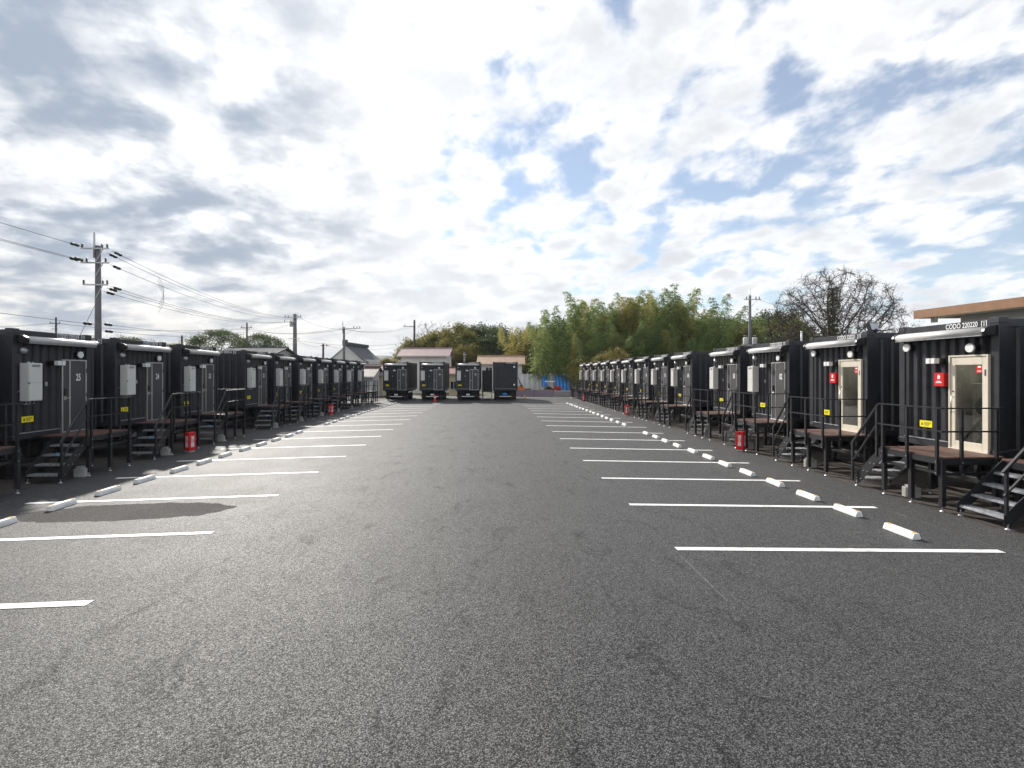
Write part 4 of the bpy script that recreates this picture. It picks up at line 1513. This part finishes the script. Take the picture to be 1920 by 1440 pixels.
p7 = pole('utility_pole', 'short dark pole between the transformer pole and the temple', 606, 644, 95, ((0.4, 0.8, 0.4, (0.3,)),), 0.2, 'wood_pole')
p8 = pole('utility_pole', 'thin dark pole beside the half-bare tree behind the white house', 777, 600, 92, ((1.2, 1.1, -0.9, (-0.8,)),), 0.2, 'wood_pole')
p9 = pole('utility_pole', 'grey utility pole with two transformers before the bamboo', 1406, 541, 58, ((1.3, 1.0, 0.2, (-0.7, 0.4, 0.8)),), 0.17, mast=0.8, cans=2)
p10 = pole('utility_pole', 'small pole with pale lamp head between the white house and the tan roof', 871, 661, 78, ((0.3, 0.3, 0, (0.2,)),), 0.15)


def wire(a, b, sag, label, r=0.014, n=14, grp='overhead wires', strain=False):
    a, b = Vector(a), Vector(b)
    m_ = MB()
    pts = []
    for i in range(n + 1):
        t_ = i / n
        p = a.lerp(b, t_)
        p.z -= sag * 4 * t_ * (1 - t_)
        pts.append(p - a)
    for p, q in zip(pts[:-1], pts[1:]):
        m_.tube(p, q, r, n=4, caps=False)
    if strain:
        dd = (pts[1] - pts[0]).normalized()
        for q in (0.5, 0.9):
            m_.lathe([(0.02, -0.2), (0.10, -0.1), (0.10, 0.1), (0.02, 0.2)], dd * q, 8, 'y')
    o = single('power_line', m_, label, 'wire', a, group=grp, m=M['wire'])
    return o


dirn = (Vector((p1.x, p1.y, 0)) - Vector((p2.x, p2.y, 0))).normalized()
off_f = p1 + dirn * 46
off_f.z = p1.z - 0.1
LABF = 'power line running from the tall grey pole over cabin 25'
LABB = 'power line running from the tall grey pole back to the transformer pole'
LABC = 'power line strung across the sky between the slim far poles'
for dxx, dzz, e in ((-0.85, 1.05, 0.0), (-0.6, 2.05, 0.0), (-0.9, 2.05, 0.7)):
    wire(p1 + Vector((dxx, -0.3, -dzz)), off_f + Vector((dxx, 0, -dzz + 0.2)), 0.5, LABF, 0.016, grp='wires over the shaded row', strain=True)
wire(p1 + Vector((0, -0.3, -6.5)), off_f + Vector((0, 0, -5.6)), 0.4, LABF, 0.016, grp='wires over the shaded row', strain=True)
for dxx, dzz in ((0.8, 1.2), (0.45, 1.35), (0.7, 2.2), (0.75, 3.75), (0.45, 3.85), (0.25, 4.1), (0.1, 6.4), (0.15, 6.9)):
    wire(p1 + Vector((dxx, 0.2, -dzz)), p2 + Vector((dxx * 1.3 - 0.5, -0.3, -0.5 - dzz * 0.16)), 1.1, LABB, 0.016, grp='wires to the transformer pole', strain=True)
jb = MB()
for q in (0, 1, 2):
    s0 = p1.lerp(p2, 0.13 + 0.01 * q)
    for i in range(8):
        t0, t1 = i / 8, (i + 1) / 8
        def JP(t_):
            return Vector((0.8 - 0.25 * q + 0.5 * math.sin(t_ * 3.0), 0, -1.9 - 0.25 * q - 2.3 * t_)) + s0 - p1
        jb.tube(JP(t0), JP(t1), 0.012, n=4, caps=False)
part('jumper_cable', jb, [o for o in COL.objects if o.get('label', '').startswith('tall grey concrete utility')][0], (0, 0, p1.z + 0.26), m=M['wire'])
stay = MB().tube((0, 0, 8.0), (-2.6, -1.5, 0.0), 0.014, n=4)
part('stay_wire', stay, [o for o in COL.objects if o.get('label', '').startswith('tall grey concrete utility')][0], m=M['wire'])
pl = [p4 + Vector((-45, 10, 0.5)), p4, p5, p3, p8]
for a, b in zip(pl[:-1], pl[1:]):
    for q in (0.0, 0.5):
        wire(a + Vector((-0.5 + q, 0, -1.0 - q * 0.2)), b + Vector((-0.5 + q, 0, -1.0 - q * 0.2)), 0.8, LABC, 0.02)
wire(p2 + Vector((0.8, 0, -0.6)), p3 + Vector((1.5, 0, -1.0)), 0.7, LABC, 0.02)
wire(p2 + Vector((0, 0, -4.0)), p7 + Vector((0, 0, -0.5)), 0.5, LABC, 0.02)
wire(p2 + Vector((0.3, 0, -4.2)), p8 + Vector((0, 0, -4.0)), 0.8, LABC, 0.02)
wire(p7 + Vector((0.4, 0, -0.4)), p8 + Vector((-0.5, 0, -4.5)), 0.9, LABC, 0.02)
wire(p6 + Vector((0, 0, -0.8)), p5 + Vector((0, 0, -3.0)), 0.6, LABC, 0.02)
wire(p9 + Vector((0.8, 0, -1.2)), p9 + Vector((30, 22, -0.8)), 0.8, 'power line leading from the pole with two transformers', 0.016)
single('aerial', MB().tube((0, 0, 0), (0, 0, 1.8), 0.02, n=5).tube((-0.5, 0, 1.7), (0.6, 0, 1.75), 0.015, n=4).tube((-0.4, 0, 1.45), (0.4, 0, 1.45), 0.015, n=4)
       .tube((-0.3, -0.3, 1.7), (-0.3, 0.3, 1.7), 0.012, n=4).tube((0.1, -0.3, 1.72), (0.1, 0.3, 1.72), 0.012, n=4).tube((0.4, -0.3, 1.73), (0.4, 0.3, 1.73), 0.012, n=4),
       'thin television aerial on the roof end of the white house', 'aerial', tuple(at(748, 653, 71.2)), m=M['galvanised'])


# ------------------------------------------------------------------ trees
def leaf_mat(name, c0, c1, c2, trans=0.35):
    m = bpy.data.materials.new(name)
    m.use_nodes = True
    n, l = m.node_tree.nodes, m.node_tree.links
    n.clear()
    out = n.new('ShaderNodeOutputMaterial')
    geo = n.new('ShaderNodeNewGeometry')
    oi = n.new('ShaderNodeObjectInfo')
    nz = n.new('ShaderNodeTexNoise')
    nz.inputs['Scale'].default_value = 0.55
    nz.inputs['Detail'].default_value = 4
    l.new(geo.outputs['Position'], nz.inputs['Vector'])
    ri = geo.outputs['Random Per Island']
    a1 = n.new('ShaderNodeMath')
    a1.operation = 'MULTIPLY_ADD'
    l.new(ri, a1.inputs[0])
    a1.inputs[1].default_value = 0.45
    l.new(nz.outputs[0], a1.inputs[2])
    a2 = n.new('ShaderNodeMath')
    a2.operation = 'MULTIPLY_ADD'
    l.new(oi.outputs['Random'], a2.inputs[0])
    a2.inputs[1].default_value = 0.35
    l.new(a1.outputs[0], a2.inputs[2])
    cr = n.new('ShaderNodeValToRGB')
    cr.color_ramp.elements[0].position = 0.42
    cr.color_ramp.elements[0].color = (*c0, 1)
    cr.color_ramp.elements[1].position = 1.20 if False else 1.0
    cr.color_ramp.elements[1].color = (*c2, 1)
    e = cr.color_ramp.elements.new(0.72)
    e.color = (*c1, 1)
    l.new(a2.outputs[0], cr.inputs[0])
    d = n.new('ShaderNodeBsdfPrincipled')
    d.inputs['Roughness'].default_value = 0.5
    d.inputs['Specular IOR Level'].default_value = 0.35
    l.new(cr.outputs[0], d.inputs['Base Color'])
    tr = n.new('ShaderNodeBsdfTranslucent')
    l.new(cr.outputs[0], tr.inputs[0])
    mx = n.new('ShaderNodeMixShader')
    mx.inputs[0].default_value = trans
    l.new(d.outputs[0], mx.inputs[1])
    l.new(tr.outputs[0], mx.inputs[2])
    l.new(mx.outputs[0], out.inputs[0])
    MATS[name] = m
    return m


leaf_mat('bamboo_green', (0.050, 0.095, 0.030), (0.135, 0.205, 0.062), (0.26, 0.31, 0.10), 0.5)
leaf_mat('bamboo_yellow', (0.12, 0.15, 0.035), (0.28, 0.28, 0.075), (0.42, 0.36, 0.11), 0.5)
leaf_mat('leaf_dark', (0.022, 0.045, 0.022), (0.052, 0.085, 0.038), (0.10, 0.125, 0.045), 0.35)
leaf_mat('leaf_mid', (0.060, 0.085, 0.025), (0.13, 0.15, 0.042), (0.24, 0.20, 0.055), 0.4)
leaf_mat('leaf_brown', (0.050, 0.032, 0.020), (0.085, 0.055, 0.03), (0.11, 0.085, 0.04), 0.2)
mat('bark', (0.052, 0.038, 0.031), 0.9, var=0.35, scale=3, bump=0.5, bscale=12)
mat('bamboo_stem', (0.16, 0.17, 0.07), 0.5, var=0.3, scale=2)


def leaf_cloud(name, P, D, ln, wd, rg, mm, flat=0.0):
    """one quad leaf per point P pointing along D"""
    N = len(P)
    P, D = np.array(P, float), np.array(D, float)
    D /= np.linalg.norm(D, axis=1)[:, None] + 1e-9
    R = rg.normal(size=(N, 3))
    R[:, 2] *= (1 - flat)
    S = np.cross(D, R)
    S /= np.linalg.norm(S, axis=1)[:, None] + 1e-9
    l_ = ln * rg.uniform(0.6, 1.3, N)[:, None]
    w_ = wd * rg.uniform(0.6, 1.3, N)[:, None]
    mid = P + D * l_ * 0.5
    V = np.stack([P, mid + S * w_ * 0.5, P + D * l_, mid - S * w_ * 0.5], 1).reshape(-1, 3)
    me = bpy.data.meshes.new(name)
    me.vertices.add(4 * N)
    me.vertices.foreach_set('co', V.ravel())
    me.loops.add(4 * N)
    me.loops.foreach_set('vertex_index', np.arange(4 * N, dtype=np.int32))
    me.polygons.add(N)
    me.polygons.foreach_set('loop_start', np.arange(0, 4 * N, 4, dtype=np.int32))
    me.polygons.foreach_set('loop_total', np.full(N, 4, dtype=np.int32))
    me.update(calc_edges=True)
    me.materials.append(MATS[mm])
    return me


def bamboo(seed, mm):
    """a clump of 4 culms about 14 m high with nodding plumes"""
    rg = np.random.default_rng(seed)
    woods = []
    P, D = [], []
    for c in range(4):
        wood = MB()
        woods.append(wood)
        base = np.array([rg.normal(0, 0.5), rg.normal(0, 0.5), 0])
        Hc = 14 * rg.uniform(0.80, 1.0) if c else 14.0
        lean = rg.uniform(0, 2 * math.pi)
        amt = rg.uniform(1.2, 3.2)
        def C(t):
            return base + np.array([math.cos(lean) * amt * t ** 2.6, math.sin(lean) * amt * t ** 2.6, Hc * (t - 0.07 * t ** 6)])
        n = 12
        for i in range(n):
            a, b = C(i / n), C((i + 1) / n)
            wood.tube(a, b, 0.06 * (1 - 0.9 * i / n), 0.06 * (1 - 0.9 * (i + 1) / n), 5, False)
        t = rg.uniform(0.10, 0.25)
        while t < 1.0:
            c0 = C(t)
            q = (1 - t)
            Lb = 0.28 + 2.2 * q ** 0.72 * min(1, (t + 0.15) / 0.45)
            for k in range(5):
                az = rg.uniform(0, 2 * math.pi)
                out = np.array([math.cos(az), math.sin(az), 0])
                Lk = Lb * rg.uniform(0.6, 1.15)
                m = int(8 + Lk * 14)
                for j in range(m):
                    s = (j + 0.5) / m
                    s = 0.15 + 0.85 * s
                    p = c0 + out * Lk * s + np.array([0, 0, Lk * (0.45 * s - 0.65 * s * s)])
                    p += rg.normal(0, 0.07, 3)
                    P.append(p)
                    D.append(out * 0.8 + rg.normal(0, 0.55, 3) + np.array([0, 0, -0.55 - 0.3 * s]))
            t += 0.030 + 0.012 * rg.uniform()
    return [w.mesh('culm') for w in woods], leaf_cloud('bamboo_crown', P, D, 0.27, 0.075, rg, mm)


def branchy(seed, H, spread, levels, ratio=0.74, trunk_r=0.3, first=0.3, up=0.35, kids=(2, 3), ang=0.55, droop=0.0, n_main=6, rmin=0.008):
    """recursive skeleton; returns wood mesh builder and the twig end points"""
    rg = np.random.default_rng(seed)
    wood = MB()
    ends = []

    def grow(p, d, ln, r, lev):
        segs = 3 if lev < 2 else 2
        for i in range(segs):
            d2 = d + rg.normal(0, 0.13, 3) + np.array([0, 0, up * 0.12 - droop * lev * 0.02])
            d2 /= np.linalg.norm(d2)
            q = p + d2 * ln / segs
            r2 = max(r * (1 - 0.28 / segs), rmin)
            wood.tube(p, q, r, r2, 6 if lev < 2 else (4 if lev < 4 else 3), False)
            p, d, r = q, d2, r2
            if lev >= 2:
                ends.append((p.copy(), d.copy(), lev))
        if lev >= levels:
            ends.append((p.copy(), d.copy(), lev))
            return
        for k in range(rg.integers(kids[0], kids[1] + 1)):
            ax = rg.normal(size=3)
            ax -= d * ax.dot(d)
            ax /= np.linalg.norm(ax)
            a = ang * rg.uniform(0.6, 1.3)
            nd = d * math.cos(a) + ax * math.sin(a)
            nd[2] += up * 0.15
            nd[0] *= spread
            nd[1] *= spread
            nd /= np.linalg.norm(nd)
            grow(p, nd, ln * ratio * rg.uniform(0.8, 1.15), max(r * 0.68, rmin), lev + 1)

    p0 = np.array([0.0, 0, 0])
    th = H * first
    wood.tube(p0, (0, 0, th), trunk_r * 1.3, trunk_r, 9, False)
    for k in range(n_main):
        az = 2 * math.pi * (k + rg.uniform(-0.3, 0.3)) / n_main
        el = rg.uniform(0.35, 1.15)
        d = np.array([math.cos(az) * math.cos(el), math.sin(az) * math.cos(el), math.sin(el)])
        grow(np.array([0, 0, th * rg.uniform(0.75, 1.0)]), d, H * 0.26, trunk_r * 0.62, 0)
    grow(np.array([0, 0, th]), np.array([0, 0, 1.0]), H * 0.28, trunk_r * 0.8, 0)
    return wood, ends, rg


def colonise(seed, pts, trunk, step=0.3, kill=0.55, reach=3.0, tip=0.010, power=2.3, rscale=1.0, twigs=3, twig_len=0.45):
    """limbs that grow into a crown marked out by points; returns the wood and the branch ends"""
    rg = np.random.default_rng(seed)
    A = np.array(pts, float)
    N = [np.array(p, float) for p in trunk]
    par = [-1] + list(range(len(trunk) - 1))
    best = np.full(len(A), 1e9)
    idx = np.zeros(len(A), int)
    alive = np.ones(len(A), bool)
    done = 0
    for it in range(160):
        for k in range(done, len(N)):
            d = np.linalg.norm(A - N[k], axis=1)
            m = d < best
            best[m] = d[m]
            idx[m] = k
        done = len(N)
        alive &= best > kill
        act = alive & ((best < reach) | (it < 25))
        if not act.any():
            break
        new = 0
        for k in np.unique(idx[act]):
            sel = act & (idx == k)
            v = A[sel] - N[k]
            v = (v / np.linalg.norm(v, axis=1)[:, None]).sum(0) + rg.normal(0, 0.25, 3)
            v /= np.linalg.norm(v) + 1e-9
            N.append(N[k] + v * step)
            par.append(int(k))
            new += 1
        if not new:
            break
    n = len(N)
    kids = [0] * n
    w = np.zeros(n)
    for k in range(n - 1, 0, -1):
        if kids[k] == 0:
            w[k] = tip ** power
        w[par[k]] += w[k]
        kids[par[k]] += 1
    r = np.maximum(w ** (1 / power) * rscale, tip)
    wood = MB()
    ends = []
    for k in range(1, n):
        rr = r[k]
        wood.tube(N[par[k]], N[k], min(r[par[k]], rr * 1.35), rr, 8 if rr > 0.1 else (5 if rr > 0.03 else 3), False)
        d = N[k] - N[par[k]]
        d = d / (np.linalg.norm(d) + 1e-9)
        if rr < 0.045:
            ends.append((N[k], d, 9))
            for q in range(twigs):
                tdir = d + rg.normal(0, 0.6, 3)
                tdir /= np.linalg.norm(tdir)
                L_ = twig_len * rg.uniform(0.5, 1.2)
                m_ = N[k] + tdir * L_ * 0.55
                wood.tube(N[k], m_, tip * 0.85, tip * 0.7, 3, False)
                e2 = m_ + (tdir + rg.normal(0, 0.4, 3)) * L_ * 0.5
                wood.tube(m_, e2, tip * 0.7, tip * 0.5, 3, False)
                ends.append((e2, tdir, 9))
    return wood, ends, rg


def dome_points(rg, n, rx, z0, zt, inner=0.35):
    """crown marked by points: a flattened dome, denser outside"""
    P = []
    while len(P) < n:
        q = rg.uniform(-1, 1, 3)
        q[2] = abs(q[2]) if rg.uniform() < 0.85 else -0.25 * abs(q[2])
        L_ = np.linalg.norm(q)
        if L_ > 1 or L_ < inner * rg.uniform(0.3, 1.4):
            continue
        P.append((q[0] * rx, q[1] * rx, z0 + q[2] * (zt - z0)))
    return P


def leaves_on(ends, rg, per, rad, ln, wd, mm, name='crown', minlev=2, keep=1.0, flat=0.0):
    P, D = [], []
    for p, d, lev in ends:
        if lev < minlev or rg.uniform() > keep:
            continue
        for k in range(per):
            P.append(p + rg.normal(0, rad, 3) * np.array([1, 1, 0.75]))
            D.append(d * 0.4 + rg.normal(0, 0.8, 3) + np.array([0, 0, -0.15]))
    return leaf_cloud(name, P, D, ln, wd, rg, mm, flat)


def plant(name, label, cat, crown, wood, loc, s, rz, group, wood_m='bark', trunk_name='trunk'):
    t = thing(name, label, cat, loc, rz, group)
    for w in (wood if isinstance(wood, list) else [wood]):
        if not w.materials:
            w.materials.append(M[wood_m])
        part(trunk_name, w, t, scale=s)
    part('crown', crown, t, scale=s)
    return t


rb = random.Random(11)
VAR = [bamboo(100 + k, ('bamboo_green', 'bamboo_green', 'bamboo_yellow', 'bamboo_green', 'bamboo_yellow', 'bamboo_green')[k]) for k in range(6)]
GROVE = 'bamboo clumps of the grove behind the lot'


def put_bamboo(u, v, d, k, label):
    p = at(u, v, d)
    h = p.z + 0.3
    cr, wd_ = VAR[k][1], VAR[k][0]
    s = h / 13.6
    plant('bamboo_clump', label, 'bamboo', cr, wd_, (p.x, p.y, -0.3), (min(s * 1.0, 1.3), min(s * 1.0, 1.3), s), rb.uniform(0, 6.28), GROVE, 'bamboo_stem', 'culm')


for u, v, d, k, lab in ((1017, 577, 73, 0, 'slender bamboo plume standing apart behind the tunnel greenhouse'), (1038, 568, 74, 1, 'slim tall bamboo plume beside the leaning pair behind the greenhouse'),
                        (1066, 557, 72, 3, 'broad tall bamboo clump behind the blue tarpaulin'), (1088, 541, 73, 5, 'tallest bamboo plume above the end of the sunlit row'),
                        (1140, 545, 76, 0, 'bamboo plume with loose feathery tip beside the dip in the grove'), (1207, 538, 76, 4, 'yellowish bamboo clump at the crest of the grove'),
                        (1253, 536, 75, 1, 'green bamboo clump near the pointed tallest plume'), (1277, 529, 74, 3, 'pointed tallest bamboo plume in the middle of the grove'),
                        (1291, 538, 77, 5, 'thin bamboo plume leaning beside the pointed tallest one'), (1357, 541, 72, 0, 'lone tall bamboo clump between the grove and the transformer pole'),
                        (1172, 549, 74, 2, 'browned bamboo clump at the crest of the grove')):
    put_bamboo(u, v, d, k, lab)
GL = 'leafy bamboo clump in the thick of the grove behind the sunlit row'
GY = 'low yellow-green bamboo clump behind the plain container and greenhouse'
GB = 'bamboo clump low at the end of the grove beside the big bare tree'
for k in range(16):
    put_bamboo(946 + k * 8.0 + rb.uniform(-4, 4), rb.uniform(606, 648), rb.uniform(84, 94), rb.choice((2, 4, 0, 1, 3)), GY)
for k in range(34):
    u = 1090 + k * 7.2 + rb.uniform(-5, 5)
    put_bamboo(u, rb.uniform(548, 585) + (18 if u > 1300 else 0), rb.uniform(72, 86), rb.choice((0, 1, 2, 3, 4, 5)), GL)
for k in range(22):
    put_bamboo(1085 + k * 13 + rb.uniform(-6, 6), rb.uniform(590, 640), rb.uniform(66, 71), rb.choice((0, 1, 2, 3, 5)), GL)
for k in range(16):
    u = 1320 + k * 13 + rb.uniform(-6, 6)
    put_bamboo(u, rb.uniform(588, 615), rb.uniform(70, 84), rb.choice((0, 1, 3, 5)), GB)

# evergreen and mixed trees left of the bamboo
TREEV = []
for k in range(4):
    w_, e_, rg_ = branchy(40 + k, 10, 1.0, 4, 0.72, 0.22, 0.25, 0.6)
    TREEV.append((w_.mesh('trunk'), leaves_on(e_, rg_, 16, 0.42, 0.30, 0.16, ('leaf_dark', 'leaf_dark', 'leaf_mid', 'leaf_mid')[k])))


def put_tree(u, v, d, k, name, label, group, wide=1.0):
    p = at(u, v, d)
    h = p.z + 0.3
    me = TREEV[k][1]
    zs = max(c[2] for c in me.vertices[0:0]) if False else 10.4
    s = h / zs
    plant(name, label, 'tree', me, TREEV[k][0], (p.x, p.y, -0.3), (s * wide, s * wide, s), rb.uniform(0, 6.28), group)


DK = 'dark evergreen tree in the wood behind the tan roof and white house'
for u, v, d in ((862, 616, 96), (878, 613, 102), (893, 610, 98), (905, 614, 104), (920, 609, 99), (932, 612, 106), (884, 630, 90), (910, 632, 92), (855, 634, 94), (945, 618, 110)):
    put_tree(u, v, d, rb.choice((0, 1)), 'evergreen_tree', DK, 'wood behind the white house', 0.9)
for u in range(950, 1500, 34):
    put_tree(u + rb.uniform(-8, 8), (rb.uniform(612, 632) if u < 1060 else rb.uniform(575, 605)), rb.uniform(90, 98), rb.choice((0, 1)), 'evergreen_tree', 'dark evergreen tree standing behind the bamboo grove', 'evergreens behind the bamboo', 0.95)
YG = 'yellow-green leafy tree behind the white house roof'
for u, v, d in ((798, 628, 96), (822, 622, 99), (843, 612, 97), (870, 640, 88), (853, 625, 93)):
    put_tree(u, v, d, rb.choice((2, 3)), 'broadleaf_tree', YG, 'broadleaf trees behind the white house', 1.1)
for u, v, d, k, lab in ((1126, 640, 68, 2, 'bright green bush tree at the foot of the grove behind the last sunlit cabins'), (1078, 655, 84, 0, 'dark ivy-green tree low behind the end of the greenhouse'),
                        (1052, 668, 83, 1, 'dark shrub tree behind the blue tarpaulin'), (1150, 655, 62, 2, 'green bush tree behind cabin 10'),
                        (1010, 664, 86, 3, 'low tree with browned leaves behind the greenhouse'), (1440, 600, 66, 2, 'leafy tree beside the transformer pole'),
                        (1480, 612, 60, 0, 'dark leafy tree below the big bare tree'), (245, 624, 70, 0, 'small dark tree top above cabin 24'),
                        (726, 672, 76, 3, 'small pale shrub tree beside the temple'), (20, 622, 90, 0, 'tree top just above the roof of cabin 25'), (330, 644, 90, 3, 'small tree top above cabin 23')):
    put_tree(u, v, d, k, 'tree', lab, None)

# half-bare spreading tree behind the white house
p = at(812, 598, 100)
HT = p.z + 0.3
w_, e_, rg_ = colonise(71, dome_points(np.random.default_rng(71), 420, 5.0, HT * 0.48, HT), [(0, 0, 0.4 * k) for k in range(int(HT * 0.3 / 0.4))], 0.4, 0.7, 4, 0.02, 2.2, 1.0, 2, 0.55)
plant('half_bare_tree', 'half-bare spreading tree rising behind the white house', 'tree', leaves_on(e_, rg_, 1, 0.2, 0.24, 0.12, 'leaf_mid', keep=0.35), w_.mesh('trunk'), (p.x, p.y, -0.3), None, 0.4, None)

# two round-topped trees
for u, v, d, sd_, lab, wsc in ((411, 619, 105, 81, 'round-topped dark green tree, the larger of two, behind cabin 23', 1.0), (492, 626, 102, 82, 'round-topped tree with open underside behind the far pole and cabin 22', 0.85)):
    rg_ = np.random.default_rng(sd_)
    w_, e_, r2 = branchy(sd_, 9, 1.35, 4, 0.72, 0.25, 0.35, 0.2)
    P, D = [], []
    for k in range(170):
        az, ct = rg_.uniform(0, 2 * math.pi), rg_.uniform(-0.05, 1)
        st = math.sqrt(max(0, 1 - ct * ct))
        c = np.array([5.0 * st * math.cos(az), 5.0 * st * math.sin(az), 5.6 + 4.4 * ct])
        for j in range(70):
            q = c + rg_.normal(0, 1, 3) * np.array([0.55, 0.55, 0.22])
            P.append(q)
            D.append(rg_.normal(0, 1, 3))
    p = at(u, v, d)
    cr = leaf_cloud('crown', P, D, 0.26, 0.15, rg_, 'leaf_dark')
    s = (p.z + 0.3) / 10.3
    plant('round_tree', lab, 'tree', cr, w_.mesh('trunk'), (p.x, p.y, -0.3), (s * wsc, s * wsc, s), 0.0, 'round-topped trees')

# big bare tree with ivy
p = at(1562, 502, 46)
HT = p.z + 0.3
w_, e_, rg_ = colonise(93, dome_points(np.random.default_rng(93), 2000, 6.3, 4.4, HT, 0.25), [(0.06 * math.sin(k), 0, 0.3 * k) for k in range(13)], 0.26, 0.36, 3.5, 0.013, 2.05, 1.0, 5, 0.50)
t = thing('bare_tree', 'large spreading bare tree with ivy up its trunk behind the sunlit row', 'tree', (p.x, p.y, -0.3), 0.9)
part('trunk', w_.mesh('trunk'), t, m=M['bark'])
P, D = [], []
for k in range(3000):
    z = rg_.uniform(1.5, 10.5)
    r = 0.35 + 0.35 * rg_.uniform() if z < 5 else rg_.uniform(0, 0.8) * (1.2 - abs(z - 8) * 0.25)
    az = rg_.uniform(0, 6.28)
    P.append((r * math.cos(az) + 0.25 * math.sin(z), r * math.sin(az), z))
    D.append(rg_.normal(0, 1, 3))
part('ivy', leaf_cloud('ivy', P, D, 0.20, 0.14, rg_, 'leaf_dark'), t)
part('crown', leaves_on(e_, rg_, 1, 0.12, 0.14, 0.07, 'leaf_brown', keep=0.22), t)

# undergrowth below the grove and a brown bank
P, D = [], []
rg_ = np.random.default_rng(3)
for k in range(26000):
    u, d = rg_.uniform(990, 1560), rg_.uniform(77, 84)
    q = at(u, 700, d)
    hh = 1.8 + 1.8 * (0.5 + 0.5 * math.sin(u * 0.05) * math.cos(u * 0.021)) 
    P.append((q.x, q.y + 2.0, rg_.uniform(-0.2, hh)))
    D.append(rg_.normal(0, 1, 3))
part('undergrowth', leaf_cloud('undergrowth', P, D, 0.36, 0.2, rg_, 'leaf_dark'), kind='stuff', label='dense low undergrowth at the foot of the bamboo')
P, D = [], []
for k in range(9000):
    x = rg_.uniform(2.5, 11)
    P.append((x, rg_.uniform(79, 82), rg_.uniform(-0.2, 3.0 + 0.35 * math.sin(x * 1.3))))
    D.append(rg_.normal(0, 1, 3))
part('brown_hedge', leaf_cloud('hedge', P, D, 0.3, 0.18, rg_, 'leaf_brown'), kind='stuff', label='brown withered hedge behind the tunnel greenhouse')

# far hills
rg_ = np.random.default_rng(9)


def ridge_z(x):
    return 100 + 34 * math.sin(x * 0.0021 + 1.0) + 20 * math.sin(x * 0.0063) + 8 * math.sin(x * 0.021 + 2)


b = MB()
xs = list(range(-3600, 3700, 100))
rows = []
for j, (yy, f) in enumerate(((2500, 0.0), (2700, 0.55), (2950, 1.0), (3400, 0.6))):
    rows.append([(x, yy + 60 * math.sin(x * 0.004 + j), max(-1, f * (ridge_z(x) + 6 * math.sin(x * 0.05 + j * 2))) - 0.5) for x in xs])
for j in range(3):
    for i in range(len(xs) - 1):
        b.face([rows[j][i], rows[j][i + 1], rows[j + 1][i + 1], rows[j + 1][i]], True)
part('hills', b, m=M['forest'], kind='structure')

# ------------------------------------------------------------------ air
hz = bpy.data.materials.new('haze_air')
hz.use_nodes = True
hn = hz.node_tree.nodes
hn.clear()
ho = hn.new('ShaderNodeOutputMaterial')
hv = hn.new('ShaderNodeVolumePrincipled')
hv.inputs['Color'].default_value = (0.86, 0.92, 1.0, 1)
hv.inputs['Density'].default_value = 0.00016
hz.node_tree.links.new(hv.outputs[0], ho.inputs['Volume'])
part('haze', MB().box(-6400, 6400, -6400, 6400, -1.3, 190), m=hz, kind='stuff')
